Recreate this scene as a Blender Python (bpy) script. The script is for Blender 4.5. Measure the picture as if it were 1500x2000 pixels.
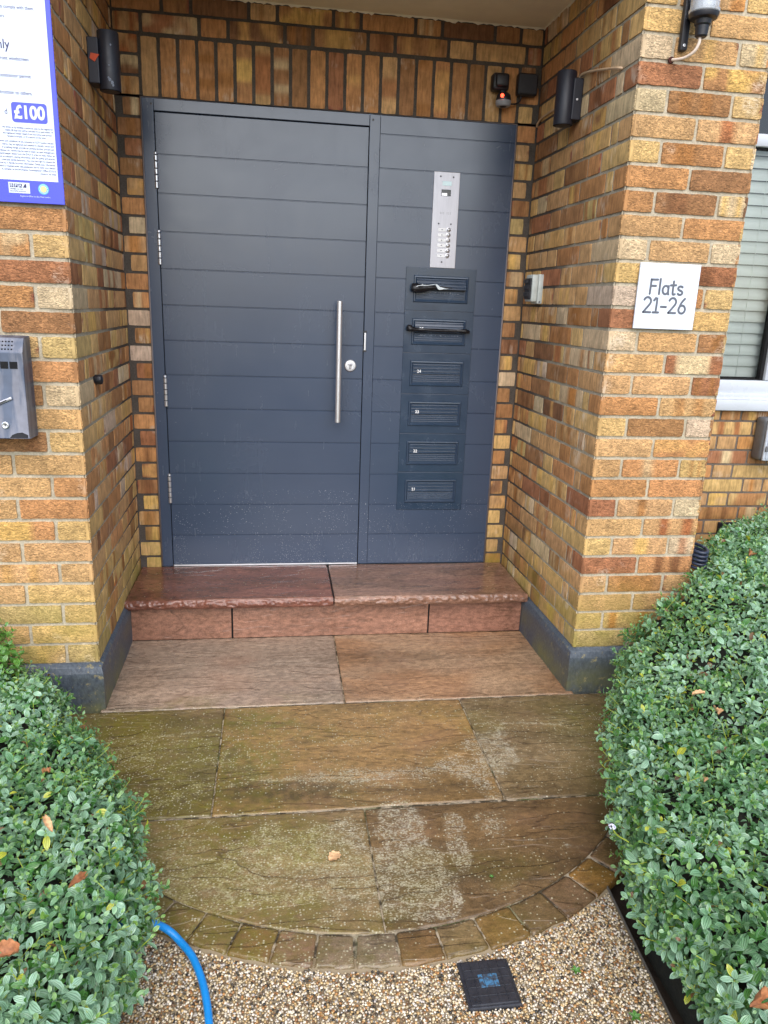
import bpy, bmesh, math, random
import numpy as np
from mathutils import Vector, Matrix
R = math.radians
random.seed(7); rng = np.random.default_rng(7)
scene = bpy.context.scene
for o in list(bpy.data.objects): bpy.data.objects.remove(o)
col = scene.collection

# ------------------------------------------------------------------ camera
cam_d = bpy.data.cameras.new('camera'); cam = bpy.data.objects.new('camera', cam_d); col.objects.link(cam)
cam.location = (-0.1067, -3.4115, 1.2500)
cam.rotation_euler = (1.298926, -0.035842, -0.138976)
cam_d.sensor_fit = 'VERTICAL'; cam_d.sensor_height = 36.0; cam_d.lens = 36.0*1443.94/2000
cam_d.clip_start = 0.02; cam_d.clip_end = 2000
scene.camera = cam
scene.render.resolution_x = 768; scene.render.resolution_y = 1024
# ------------------------------------------------------------------ sky and sun (overcast)
SUN_EL, SUN_AZ = R(46), R(186)          # azimuth clockwise from +Y: behind the viewer, a little to the left
w = bpy.data.worlds.new('World'); scene.world = w; w.use_nodes = True
nt = w.node_tree; nt.nodes.clear()
sky = nt.nodes.new('ShaderNodeTexSky'); sky.sky_type = 'NISHITA'; sky.sun_disc = False
sky.sun_elevation = SUN_EL; sky.sun_rotation = SUN_AZ
sky.air_density = 1.0; sky.dust_density = 2.0; sky.ozone_density = 1.2
bg = nt.nodes.new('ShaderNodeBackground'); bg.inputs[1].default_value = 0.15
wo = nt.nodes.new('ShaderNodeOutputWorld')
nt.links.new(sky.outputs[0], bg.inputs[0]); nt.links.new(bg.outputs[0], wo.inputs[0])
sd = bpy.data.lights.new('sun', 'SUN'); sd.energy = 1.6; sd.angle = R(85); sd.color = (1.0, 0.99, 0.975)
so = bpy.data.objects.new('sun', sd); col.objects.link(so)
sdir = Vector((math.sin(SUN_AZ)*math.cos(SUN_EL), math.cos(SUN_AZ)*math.cos(SUN_EL), math.sin(SUN_EL)))
so.rotation_euler = (-sdir).to_track_quat('-Z', 'Y').to_euler(); so.location = (0, -6, 8)
vs = scene.view_settings; vs.view_transform = 'Standard'; vs.look = 'None'; vs.gamma = 1; vs.exposure = 0.84
try: vs.use_curve_mapping = False
except Exception: pass

# ------------------------------------------------------------------ helpers
def lin(r, g=None, b=None):
    if g is None: r, g, b = r
    f = lambda c: (c/255/12.92) if c/255 <= .04045 else ((c/255+.055)/1.055)**2.4
    return (f(r), f(g), f(b))
def tag(o, label=None, cat=None, group=None, kind=None):
    if label: o['label'] = label
    if cat: o['category'] = cat
    if group: o['group'] = group
    if kind: o['kind'] = kind
    return o
def empty(name, loc=(0,0,0)):
    o = bpy.data.objects.new(name, None); o.location = loc; o.empty_display_size = .05; col.objects.link(o); return o

class MB:
    """collects faces and links them as one mesh object"""
    def __init__(s): s.v=[]; s.f=[]; s.m=[]; s.c=[]; s.n=0
    def add(s, verts, faces, mi=0, color=None):
        verts = np.asarray(verts, float).reshape(-1,3); b=s.n
        s.v.append(verts); s.n += len(verts)
        s.f += [tuple(int(i)+b for i in f) for f in faces]; s.m += [mi]*len(faces)
        if color is None: c = np.ones((len(verts),3))*.5
        else:
            c = np.asarray(color, float)
            if c.ndim==1: c = np.tile(c, (len(verts),1))
        s.c.append(c)
    def box(s, x0,x1,y0,y1,z0,z1, mi=0, color=None):
        v=[(x0,y0,z0),(x1,y0,z0),(x1,y1,z0),(x0,y1,z0),(x0,y0,z1),(x1,y0,z1),(x1,y1,z1),(x0,y1,z1)]
        s.add(v,[(0,3,2,1),(4,5,6,7),(0,1,5,4),(1,2,6,5),(2,3,7,6),(3,0,4,7)],mi,color)
    def bbox(s, x0,x1,y0,y1,z0,z1, r=.003, mi=0, color=None, seg=2):
        bm=bmesh.new(); bmesh.ops.create_cube(bm,size=1)
        for v in bm.verts: v.co=Vector(((x0+x1)/2+v.co.x*(x1-x0),(y0+y1)/2+v.co.y*(y1-y0),(z0+z1)/2+v.co.z*(z1-z0)))
        r=min(r,.45*min(x1-x0,y1-y0,z1-z0))
        bmesh.ops.bevel(bm,geom=list(bm.edges),offset=r,segments=seg,profile=.5,affect='EDGES')
        s.bm(bm,mi,color)
    def bm(s,bm,mi=0,color=None):
        bm.verts.ensure_lookup_table()
        s.add([tuple(v.co) for v in bm.verts],[tuple(v.index for v in f.verts) for f in bm.faces],mi,color); bm.free()
    def lathe(s, prof, c, axis='Z', n=28, mi=0, color=None, a0=0):
        """prof: list of (radius, height) ; closed with caps when the radius is 0"""
        v=[];f=[]
        for (r,h) in prof:
            for k in range(n):
                a=a0+2*math.pi*k/n; p=(r*math.cos(a), r*math.sin(a), h)
                if axis=='Y': p=(p[0],-p[2],p[1])      # +h points to -Y
                if axis=='X': p=(p[2],p[0],p[1])
                v.append((c[0]+p[0],c[1]+p[1],c[2]+p[2]))
        for i in range(len(prof)-1):
            for k in range(n):
                k2=(k+1)%n; f.append((i*n+k,i*n+k2,(i+1)*n+k2,(i+1)*n+k))
        f.append(tuple(range(n))[::-1]); f.append(tuple(range((len(prof)-1)*n,len(prof)*n)))
        s.add(v,f,mi,color)
    def tube(s, pts, r, n=10, mi=0, color=None, flat=None):
        pts=[Vector(p) for p in pts]; rr=r if hasattr(r,'__len__') else [r]*len(pts)
        v=[];f=[]; up=Vector((0,0,1)); pn=None
        for i,p in enumerate(pts):
            d=(pts[min(i+1,len(pts)-1)]-pts[max(i-1,0)]).normalized()
            if pn is None:
                a=up if abs(d.z)<.9 else Vector((1,0,0)); pn=(a-d*a.dot(d)).normalized()
            else: pn=(pn-d*pn.dot(d)).normalized()
            q=d.cross(pn)
            for k in range(n):
                t=2*math.pi*k/n; o=pn*math.cos(t)*rr[i]+q*math.sin(t)*rr[i]
                if flat: o.y*=flat
                v.append(p+o)
        for i in range(len(pts)-1):
            for k in range(n):
                k2=(k+1)%n; f.append((i*n+k,i*n+k2,(i+1)*n+k2,(i+1)*n+k))
        f.append(tuple(range(n))[::-1]); f.append(tuple(range((len(pts)-1)*n,len(pts)*n)))
        s.add([tuple(x) for x in v],f,mi,color)
    def build(s, name, mats, parent=None, smooth=False, auto=None):
        me=bpy.data.meshes.new(name)
        v=np.concatenate(s.v) if s.v else np.zeros((0,3))
        me.from_pydata(v.tolist(),[],s.f)
        if not isinstance(mats,(list,tuple)): mats=[mats]
        for m in mats: me.materials.append(m)
        if len(mats)>1: me.polygons.foreach_set('material_index',s.m)
        ca=me.color_attributes.new('Col','FLOAT_COLOR','POINT')
        c=np.concatenate(s.c); ca.data.foreach_set('color',np.c_[c,np.ones(len(c))].ravel().astype(np.float32))
        if smooth: me.polygons.foreach_set('use_smooth',[True]*len(me.polygons))
        me.update()
        if auto:
            try: me.set_sharp_from_angle(angle=R(auto)); 
            except Exception: pass
        o=bpy.data.objects.new(name,me); col.objects.link(o)
        if parent:
            o.parent=parent; o.matrix_parent_inverse=Matrix.Translation(-Vector(parent.get('wl',(0,0,0))))
        return o
def thing(name,label,cat,loc,group=None):
    o=empty(name,loc); o['wl']=list(loc); tag(o,label,cat,group); return o
def finish_things():
    for o in bpy.data.objects:
        if 'wl' in o: del o['wl']

def spline(pts, n=8):
    P=[Vector(p) for p in pts]; out=[]
    for i in range(len(P)-1):
        p0=P[max(i-1,0)];p1=P[i];p2=P[i+1];p3=P[min(i+2,len(P)-1)]
        for k in range(n):
            t=k/n; out.append(.5*((2*p1)+(-p0+p2)*t+(2*p0-5*p1+4*p2-p3)*t*t+(-p0+3*p1-3*p2+p3)*t**3))
    out.append(P[-1]); return out

# numpy value noise
_T=np.random.default_rng(11).random((256,256))
def vn(x,y):
    x=np.asarray(x,float); y=np.asarray(y,float)
    xi=np.floor(x).astype(int); yi=np.floor(y).astype(int); fx=x-xi; fy=y-yi
    fx=fx*fx*(3-2*fx); fy=fy*fy*(3-2*fy)
    g=lambda a,b:_T[a%256,b%256]
    return (g(xi,yi)*(1-fx)+g(xi+1,yi)*fx)*(1-fy)+(g(xi,yi+1)*(1-fx)+g(xi+1,yi+1)*fx)*fy
def fbm(x,y,o=4):
    s=0;a=1;t=0
    for i in range(o): s=s+a*vn(x*2**i+17.3*i,y*2**i+5.1*i); t+=a; a*=.5
    return s/t
def sstep(a,b,x):
    t=np.clip((np.asarray(x,float)-a)/(b-a),0,1); return t*t*(3-2*t)

# ------------------------------------------------------------------ material helpers
class NT:
    def __init__(s,name):
        s.m=bpy.data.materials.new(name); s.m.use_nodes=True; s.t=s.m.node_tree; s.t.nodes.clear()
        s.out=s.n('ShaderNodeOutputMaterial'); s.b=s.n('ShaderNodeBsdfPrincipled'); s.l(s.b.outputs[0],s.out.inputs[0])
    def n(s,t,**k):
        x=s.t.nodes.new(t)
        for a,b in k.items(): setattr(x,a,b)
        return x
    def l(s,a,b): s.t.links.new(a,b)
    def pos(s,scale=(1,1,1)):
        g=s.n('ShaderNodeTexCoord'); m=s.n('ShaderNodeMapping'); m.inputs['Scale'].default_value=scale
        s.l(g.outputs['Object'],m.inputs[0]); return m.outputs[0]
    def noise(s,vec,scale=5,detail=4,rough=.55,dist=0):
        x=s.n('ShaderNodeTexNoise'); x.inputs['Scale'].default_value=scale; x.inputs['Detail'].default_value=detail
        x.inputs['Roughness'].default_value=rough; x.inputs['Distortion'].default_value=dist
        s.l(vec,x.inputs['Vector']); return x.outputs['Fac']
    def vor(s,vec,scale=5,feature='F1'):
        x=s.n('ShaderNodeTexVoronoi',feature=feature); x.inputs['Scale'].default_value=scale; s.l(vec,x.inputs['Vector']); return x
    def ramp(s,fac,stops,interp='LINEAR'):
        x=s.n('ShaderNodeValToRGB'); x.color_ramp.interpolation=interp; e=x.color_ramp.elements
        while len(e)<len(stops): e.new(.5)
        for i,(p,c) in enumerate(stops):
            e[i].position=p; e[i].color=(c,c,c,1) if not hasattr(c,'__len__') else (*c,1)
        s.l(fac,x.inputs[0]); return x.outputs[0]
    def math(s,op,a,b=None,clamp=False):
        x=s.n('ShaderNodeMath',operation=op,use_clamp=clamp)
        for i,q in enumerate((a,b)):
            if q is None: continue
            if hasattr(q,'is_linked') or hasattr(q,'links'): s.l(q,x.inputs[i])
            else: x.inputs[i].default_value=q
        return x.outputs[0]
    def mix(s,fac,a,b,mode='MIX'):
        x=s.n('ShaderNodeMix',data_type='RGBA',blend_type=mode)
        for i,q in ((0,fac),(6,a),(7,b)):
            if hasattr(q,'links'): s.l(q,x.inputs[i])
            elif i==0: x.inputs[0].default_value=q
            else: x.inputs[i].default_value=(*q,1) if hasattr(q,'__len__') else (q,q,q,1)
        return x.outputs[2]
    def attr(s,name='Col'):
        x=s.n('ShaderNodeAttribute'); x.attribute_name=name; return x
    def base(s,c):
        i=s.b.inputs['Base Color']
        if hasattr(c,'links'): s.l(c,i)
        else: i.default_value=(*c,1)
    def set(s,**k):
        for a,b in k.items():
            i=s.b.inputs[a.replace('_',' ')]
            if hasattr(b,'links'): s.l(b,i)
            else: i.default_value=b
    def bump(s,h,strength=.5,dist=.002,prev=None):
        x=s.n('ShaderNodeBump'); x.inputs['Strength'].default_value=strength; x.inputs['Distance'].default_value=dist
        s.l(h,x.inputs['Height'])
        if prev is not None: s.l(prev,x.inputs['Normal'])
        s.l(x.outputs[0],s.b.inputs['Normal']); return x.outputs[0]
def simple(name,c,rough=.5,metal=0,nscale=40,nvar=.12,bump=0,spec=.5):
    t=NT(name); p=t.pos(); f=t.noise(p,nscale,4)
    k=t.ramp(f,[(.3,1-nvar),(.7,1+nvar)]); t.base(t.mix(1.0,c,k,'MULTIPLY'))
    t.set(Roughness=t.ramp(f,[(.3,max(.02,rough-.06)),(.7,min(1,rough+.08))]),Metallic=metal)
    t.b.inputs['Specular IOR Level'].default_value=spec
    if bump: t.bump(f,.5,bump)
    return t.m

# --- bricks: colour per brick in 'Col'
def brick_mat(name,rustic):
    t=NT(name); c=t.attr('Col').outputs['Color']; p=t.pos((1,1,1))
    big=t.noise(p,22,3); 
    if rustic:
        pr=t.pos((1,1,2.3)); rr=t.noise(pr,88,3,.55,1.4); pit=t.noise(t.pos((1,1,1.5)),240,2,.5)
    else:
        pr=t.pos((1,1,.16)); rr=t.noise(pr,95,4,.6,.3); pit=t.noise(t.pos((1,1,.8)),260,2,.5)
    k1=t.ramp(big,[(.3,.80),(.7,1.16)]); k2=t.ramp(rr,[(.36,.56),(.47,.94),(.53,1.08),(.64,1.50)] if rustic else [(.3,.66),(.5,1.0),(.7,1.24)])  # rustic: pale crests and dark troughs paint light and shade on the ridges
    x=t.mix(1.0,c,k1,'MULTIPLY'); x=t.mix(1.0,x,k2,'MULTIPLY')
    dk=t.ramp(pit,[(.26,1.0),(.34,0.0)]); x=t.mix(t.math('MULTIPLY',dk,.65),x,lin(84,50,30))
    # algae on the lowest courses
    sep=t.n('ShaderNodeSeparateXYZ'); g=t.n('ShaderNodeTexCoord'); t.l(g.outputs['Object'],sep.inputs[0])
    zf=t.math('MULTIPLY',t.math('SUBTRACT',.34,sep.outputs['Z']),2.6,True)
    al=t.math('MULTIPLY',zf,t.ramp(t.noise(p,6,4),[(.36,0.05),(.62,.95)]),True)
    x=t.mix(t.math('MULTIPLY',al,.75),x,lin(142,136,48))
    bl=t.math('MULTIPLY',t.ramp(t.noise(p,7,3),[(.60,0.0),(.70,1.0)]),t.ramp(rr,[(.44,0.0),(.56,.55)])); x=t.mix(bl,x,lin(206,196,178))
    t.base(x); t.set(Roughness=.82); t.b.inputs['Specular IOR Level'].default_value=.3
    if rustic: 
        b=t.bump(rr,1.0,.0045); t.bump(pit,.4,.001,b)
    else: t.bump(rr,.5,.0012)
    return t.m
M={}
M['brick_r']=brick_mat('brick_rustic',True); M['brick_s']=brick_mat('brick_smooth',False)
def mortar_mat():
    t=NT('mortar'); c=t.attr('Col').outputs['Color']; p=t.pos()
    f=t.noise(p,160,5,.65); g=t.noise(p,14,3)
    x=t.mix(1.0,c,t.ramp(f,[(.3,.72),(.7,1.25)]),'MULTIPLY'); x=t.mix(1.0,x,t.ramp(g,[(.3,.8),(.7,1.15)]),'MULTIPLY')
    t.base(x); t.set(Roughness=.95); t.bump(f,.8,.002); return t.m
M['mortar']=mortar_mat()
PAL=dict(C=(206,182,140),Y=(208,168,96),T=(197,151,92),O=(186,126,66),R=(158,94,56),B=(154,104,56),P=(204,178,152),D=(116,74,46),G=(188,162,92))

def brick(mb, o, u, n, L, H, rustic, colr=None, depth=.012, wob=.0016, key=None):
    """one brick face: lower corner o, along u, outward n; ragged edges, slightly uneven face"""
    u=np.array(u,float); n=np.array(n,float); up=np.array((0,0,1.)); o=np.array(o,float)
    nx=max(3,int(round(L/.014))); nz=max(3,int(round(H/.013)))
    gx=np.linspace(0,L,nx+1); gz=np.linspace(0,H,nz+1)
    gx=np.r_[gx[0],gx,gx[-1]]; gz=np.r_[gz[0],gz,gz[-1]]
    X,Z=np.meshgrid(gx,gz); Y=np.zeros_like(X)
    r1=rng.random(X.shape)-.5; r2=rng.random(X.shape)-.5; r3=rng.random(X.shape)-.5
    tilt=(rng.random(2)-.5)*.004
    Y+=r3*(.0022 if rustic else .0008)+tilt[0]*(X/L-.5)+tilt[1]*(Z/H-.5)
    e=np.zeros_like(X,bool); e[1,:]=e[-2,:]=e[:,1]=e[:,-2]=1
    Y[e]-=.0016
    # edge wobble, inwards mostly
    a=wob*(1.2 if rustic else .7)
    Z[1,:]+=np.abs(r1[1,:])*a*2; Z[-2,:]-=np.abs(r1[-2,:])*a*2
    X[:,1]+=np.abs(r2[:,1])*a*2; X[:,-2]-=np.abs(r2[:,-2])*a*2
    Z[0,:]=Z[1,:]; Z[-1,:]=Z[-2,:]; X[:,0]=X[:,1]; X[:,-1]=X[:,-2]
    ring=np.zeros_like(X,bool); ring[0,:]=ring[-1,:]=ring[:,0]=ring[:,-1]=1
    # corner softening
    for (i,j,si,sj) in ((1,1,1,1),(1,-2,1,-1),(-2,1,-1,1),(-2,-2,-1,-1)):
        Z[i,j]+=si*.0012; X[i,j]+=sj*.0012
    Y[ring]=-depth
    V=o+X[...,None]*u+Z[...,None]*up+Y[...,None]*n
    w_=X.shape[1]; F=[]
    flip=np.dot(np.cross(u,up),n)<0
    for j in range(X.shape[0]-1):
        for i in range(w_-1):
            q=(j*w_+i,j*w_+i+1,(j+1)*w_+i+1,(j+1)*w_+i); F.append(q[::-1] if flip else q)
    # colour
    if colr is None: colr=random.choices('CYTOBRPDG',[5,17,24,22,15,8,3,3,2])[0]
    c0=np.array(lin(*PAL[colr])); mean_=np.array(lin(190,142,86)); c0=c0*.84+mean_*.16; gy=c0.mean(); c0=c0*.86+gy*.14; kr=random.Random(str(key)) if key is not None else random
    c0=c0*(1+(kr.random()-.5)*.22)*np.array((1+(kr.random()-.5)*.06,1,1+(kr.random()-.5)*.10))
    Cc=np.tile(c0,(X.size,1)).reshape(*X.shape,3)
    q=random.random()
    if q<(.5 if key is None else .0):
        c1=np.array(lin(*PAL[random.choice('OBTRYY' if colr in 'CYTPG' else 'TYBCD')]))
        s=X/L; k=random.random()
        if k<.45: 
            a_,b_=sorted((random.uniform(.1,.5),random.uniform(.5,.92))); m=sstep(a_-.06,a_+.06,s)*(1-sstep(b_-.06,b_+.06,s))
        elif k<.75:
            m=sum((1-sstep(.05,.12,np.abs(s-cx))) for cx in (random.uniform(.15,.4),random.uniform(.6,.85)))
        else:
            m=sstep(.3,.7,vn(X*25+random.random()*90,Z*25+random.random()*90))
        m=np.clip(m*(.55+.45*random.random()),0,1)[...,None]; Cc=Cc*(1-m)+c1*m
    if key is None and random.random()<.12:   # purple-red chipped end
        m=sstep(.93,.99,(X/L) if random.random()<.5 else 1-(X/L))*sstep(.35,.6,vn(X*60,Z*60+random.random()*9)); m=m[...,None]*.8
        Cc=Cc*(1-m)+np.array(lin(128,66,58))*m
    Cc=Cc*(1+(rng.random(X.shape)[...,None]-.5)*.10)
    mb.add(V.reshape(-1,3),F,0,Cc.reshape(-1,3))
def mortar_plane(mb,o,u,n,L,z0,z1,rec,colf,step=.04,mi=1):
    u=np.array(u,float);n=np.array(n,float);o=np.array(o,float)
    nx=max(1,int(L/step)); nz=max(1,int((z1-z0)/step))
    X,Z=np.meshgrid(np.linspace(0,L,nx+1),np.linspace(z0,z1,nz+1))
    V=o-n*rec+X[...,None]*u+Z[...,None]*np.array((0,0,1.))
    flip=np.dot(np.cross(u,(0,0,1)),n)<0; w_=nx+1;F=[]
    for j in range(nz):
        for i in range(nx):
            q=(j*w_+i,j*w_+i+1,(j+1)*w_+i+1,(j+1)*w_+i); F.append(q[::-1] if flip else q)
    V=V.reshape(-1,3); mb.add(V,F,mi,colf(V))
C_H=.075; J=.010
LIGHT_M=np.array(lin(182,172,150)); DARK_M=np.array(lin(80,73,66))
def seqrow(start,total,pattern,flush=.0):
    """bricks lengths from start: yields (x0,L)"""
    x=start; i=0
    while x<total-.02:
        L=pattern[min(i,len(pattern)-1)] if i<len(pattern) else pattern[-2+((i-len(pattern))%2)]
        yield x,min(L,total-x); x+=L+J; i+=1
S,H,Q=.215,.1025,.046

XL0,XL1=-.7416,-.7293     # left reveal: back, front
XR0,XR1=1.0111,1.0243     # right reveal
XE=1.4651; D=.9296; TOP=36
CEIL=2.395
# ================================================================== THE BUILDING
bld=empty('apartment_building',(0,0,0)); bld['wl']=[0,0,0]
tag(bld,'yellow and orange brick block of flats with a recessed entrance','building')
def zrow(k): return k*C_H+J/2

# right pier (front face)
RP={0:'GT',1:'YYT',2:'TT',3:'TOT',4:'RO',5:'YTC',6:'TT',7:'RTC',8:'OO',9:'TOY',10:'TO',11:'YBP',12:'OT',13:'TTR',14:'TR',15:'CTB',16:'RY',17:'POY',18:'YR',19:'CTC',20:'TO',21:'OBC',22:'OB',23:'YOY',24:'TT',25:'CBY',26:'RO',27:'CTC',28:'YT',29:'YTY'}
mb=MB()
for k in range(TOP):
    pat=(H,S,H) if k%2 else (S,S); cs=RP.get(k)
    x=XR1
    for i,L in enumerate(pat):
        e_=.002 if i==0 else 0; brick(mb,(x-e_,-D,zrow(k)),(1,0,0),(0,-1,0),min(L,XE-x)+e_,.065,True,cs[i] if cs else ('O' if i==0 else None),key=('R',k) if i==0 else None); x+=L+J
mortar_plane(mb,(XR1,-D,0),(1,0,0),(0,-1,0),XE-XR1,-.2,TOP*C_H,.0065,lambda V:np.tile(LIGHT_M,(len(V),1)))
# return of the pier towards the window
for k in range(TOP):
    for x,L in seqrow(0,D+.05,(S,H) if k%2 else (H,Q,S,H)):
        brick(mb,(XE,-D+x,zrow(k)),(0,1,0),(1,0,0),L,.065,True)
mortar_plane(mb,(XE,-D,0),(0,1,0),(1,0,0),D+.05,-.2,TOP*C_H,.0065,lambda V:np.tile(LIGHT_M,(len(V),1)))
mb.build('brick_pier',[M['brick_r'],M['mortar']],bld,smooth=True,auto=50)

# left pier (front face, running on to the left)
LP={19:'OT',18:'YOT',17:'RO',16:'CO',15:'BT',14:'GYO',13:'OB',12:'CBO',11:'TB',10:'YBT',9:'TT',8:'OTT',7:'OT',6:'YOY',5:'TT',4:'TTY',3:'YT',2:'YGO',1:'YT',0:'GYT'}
mb=MB(); XLL=-3.2
for k in range(TOP):
    pat=(H,S) if k%2==0 else (S,H) ; cs=LP.get(k); x=0;i=0
    while x<XL1-XLL-.02:
        L=pat[i%2]; L=min(L,XL1-XLL-x)
        brick(mb,(XL1-x-L,-D,zrow(k)),(1,0,0),(0,-1,0),L+(.002 if i==0 else 0),.065,True,cs[i] if cs and i<len(cs) else ('O' if i==0 else None),key=('L',k) if i==0 else None); x+=L+J;i+=1
mortar_plane(mb,(XLL,-D,0),(1,0,0),(0,-1,0),XL1-XLL,-.2,TOP*C_H,.0065,lambda V:np.tile(LIGHT_M,(len(V),1)),.1)
mb.build('brick_pier',[M['brick_r'],M['mortar']],bld,smooth=True,auto=50)

# reveals (side walls of the recess)
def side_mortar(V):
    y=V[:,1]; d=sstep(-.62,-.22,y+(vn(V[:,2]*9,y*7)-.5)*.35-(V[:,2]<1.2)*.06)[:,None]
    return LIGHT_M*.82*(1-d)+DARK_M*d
def reveal(x_front,x_back,nx,oddstart,qc,side_):
    mb=MB(); Lr=D; dx=(x_back-x_front); u=np.array((dx,D,0)); Lw=np.linalg.norm(u); u=u/Lw
    n=np.array((nx,0,0.)); n=n-u*np.dot(n,u); n/=np.linalg.norm(n)
    for k in range(33):
        A=(k%2==oddstart)
        for j,(x,L) in enumerate(seqrow(0,Lw-.006,(S,H) if A else (H,Q,S,H))):
            h=.065
            if zrow(k)+h>CEIL: h=CEIL-zrow(k)-.002
            if h<.02: continue
            e_=.002 if j==0 else 0; brick(mb,np.array((x_front,-D,zrow(k)))+u*(x-e_),u,n,L+e_,h,j==0 and L<.12,(qc.get(k,'O')[0] if j==0 else None),key=((side_,k) if j==0 else None))
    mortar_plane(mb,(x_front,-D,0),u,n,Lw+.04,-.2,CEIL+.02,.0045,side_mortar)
    return mb.build('reveal_wall',[M['brick_s'],M['mortar']],bld,smooth=True,auto=50)
reveal(XR1,XR0,-1,1,RP,'R')
reveal(XL1,XL0,1,0,LP,'L')

# back wall round the door frame
DX0,DX1,DZ1=-.6420,.9195,2.0215
mb=MB()
for k in range(30):
    z0=zrow(k); h=.065
    wl=.002 if k%2 else .026
    brick(mb,(XL0+wl,0,z0),(1,0,0),(0,-1,0),DX0-.006-XL0-wl,h,False)
    wr=.003 if k%2==0 else .024
    brick(mb,(DX1+.006,0,z0),(1,0,0),(0,-1,0),XR0-wr-DX1-.006,h,False)
nS=21; pit=(DX1-DX0)/nS
def soldier(x0):
    b=MB(); brick(b,(0,0,0),(1,0,0),(0,-1,0),.213,pit-.0125,False,random.choice('OBRBOTOB'),wob=.002)
    V=b.v[0]; V=np.c_[x0+V[:,2],V[:,1],2.0275+V[:,0]]
    mb.add(V,[f[::-1] for f in b.f],0,b.c[0])
for i in range(nS): soldier(DX0+i*pit+.006)
for k,pat,st in ((30,(H,S),0),(31,(.185,H,S,H),0)):
    for x,L in seqrow(st,XR0-XL0-.004,pat):
        brick(mb,(XL0+x+.003,0,zrow(k)),(1,0,0),(0,-1,0),L-.003,.065 if k==30 else .058,False,random.choice('OBRTBD'))
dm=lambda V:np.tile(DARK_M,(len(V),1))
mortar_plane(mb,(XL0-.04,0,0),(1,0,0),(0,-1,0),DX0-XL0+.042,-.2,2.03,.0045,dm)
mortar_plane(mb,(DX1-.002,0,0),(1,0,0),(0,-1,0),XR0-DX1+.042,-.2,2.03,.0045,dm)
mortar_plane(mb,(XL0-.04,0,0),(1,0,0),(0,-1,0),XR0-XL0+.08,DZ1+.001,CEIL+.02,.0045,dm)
mb.build('door_wall',[M['brick_s'],M['mortar']],bld,smooth=True,auto=50)

# far wall under / beside the window
FY=.05
mb=MB()
for k in range(-3,11):
    for x,L in seqrow(0,2.6,(S-.06,H,S,H) if k%2 else (H-.02,S,H)):
        h=.065
        if zrow(k)+h>.80: h=.80-zrow(k)
        if h<.01: continue
        brick(mb,(XE+.003+x,FY,zrow(k)),(1,0,0),(0,-1,0),L,h,False,random.choice('OTBTOYR'))
mortar_plane(mb,(XE,FY,0),(1,0,0),(0,-1,0),2.6,-.3,.806,.0045,lambda V:np.tile(np.array(lin(112,102,92)),(len(V),1)),.1)
mb.build('bay_wall',[M['brick_s'],M['mortar']],bld,smooth=True,auto=50)

# plaster ceiling of the recess, with a ragged edge, and the wall carried above it
M['plaster']=simple('painted_plaster',lin(234,224,196),.8,0,9,.05,.002)
mb=MB(); nx_,ny_=60,40
X,Y=np.meshgrid(np.linspace(XL0-.02,XR1+.02,nx_+1),np.linspace(-D-.02,.03,ny_+1))
Z=CEIL+(fbm(X*7,Y*7,3)-.5)*.006
F=[(j*(nx_+1)+i,(j+1)*(nx_+1)+i,(j+1)*(nx_+1)+i+1,j*(nx_+1)+i+1) for j in range(ny_) for i in range(nx_)]
mb.add(np.stack([X,Y,Z],-1).reshape(-1,3),F)
# plaster smeared on to the top course
def smear(o,u,n,L):
    N=int(L/.012); v=[];f=[]
    for i in range(N+1):
        t=L*i/N; d=.003+.007*vn(t*95,o[0]*9+3)**2*1.6; p=np.array(o)+np.array(u)*t
        for q in ((0,.004,.004),(0,.0045,-d*.6),(0,.001,-d)):
            v.append(tuple(p+np.array(n)*q[1]+np.array((0,0,q[2]))))
    for i in range(N):
        for j in range(2):
            f.append((i*3+j,(i+1)*3+j,(i+1)*3+j+1,i*3+j+1))
    mb.add(v,f)
smear((XL0,0,CEIL),(1,0,0),(0,-1,0),XR0-XL0); smear((XR0,0,CEIL),(.0142,-1,0),(-1,0,0),D); smear((XL0,0,CEIL),(.0132,-1,0),(1,0,0),D)
mb.build('porch_ceiling',M['plaster'],bld,smooth=True)
mb=MB()
for k in range(33,TOP):
    for x,L in seqrow(0,XR1-XL1,(S,H) if k%2 else (H,S)):
        brick(mb,(XL1+x+J,-D,zrow(k)),(1,0,0),(0,-1,0),L-J*.5,.065,True)
mortar_plane(mb,(XL1,-D,0),(1,0,0),(0,-1,0),XR1-XL1,CEIL+.005,TOP*C_H,.0065,lambda V:np.tile(LIGHT_M,(len(V),1)))
mb.build('lintel_brickwork',[M['brick_r'],M['mortar']],bld,smooth=True,auto=50)
t=NT('upper_brick'); p=t.pos(); bt=t.n('ShaderNodeTexBrick'); bt.inputs['Scale'].default_value=1; bt.inputs['Brick Width'].default_value=.225; bt.inputs['Row Height'].default_value=.075; bt.inputs['Mortar Size'].default_value=.005
mp=t.n('ShaderNodeMapping'); mp.inputs['Rotation'].default_value=(R(-90),0,0); g=t.n('ShaderNodeTexCoord'); t.l(g.outputs['Object'],mp.inputs[0]); t.l(mp.outputs[0],bt.inputs[0])
bt.inputs['Color1'].default_value=(*lin(200,145,80),1); bt.inputs['Color2'].default_value=(*lin(170,110,62),1); bt.inputs['Mortar'].default_value=(*lin(170,160,140),1)
t.base(bt.outputs[0]); t.set(Roughness=.85); M['upper']=t.m
mb=MB(); mb.box(XLL,XE,-D+.004,3,TOP*C_H,6.2); mb.box(XE+.002,XE+2.8,FY-.001,3,2.445,6.19); mb.box(XE+2.5,XE+2.79,FY,3,-.3,2.444)
mb.build('upper_wall',M['upper'],bld)

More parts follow.
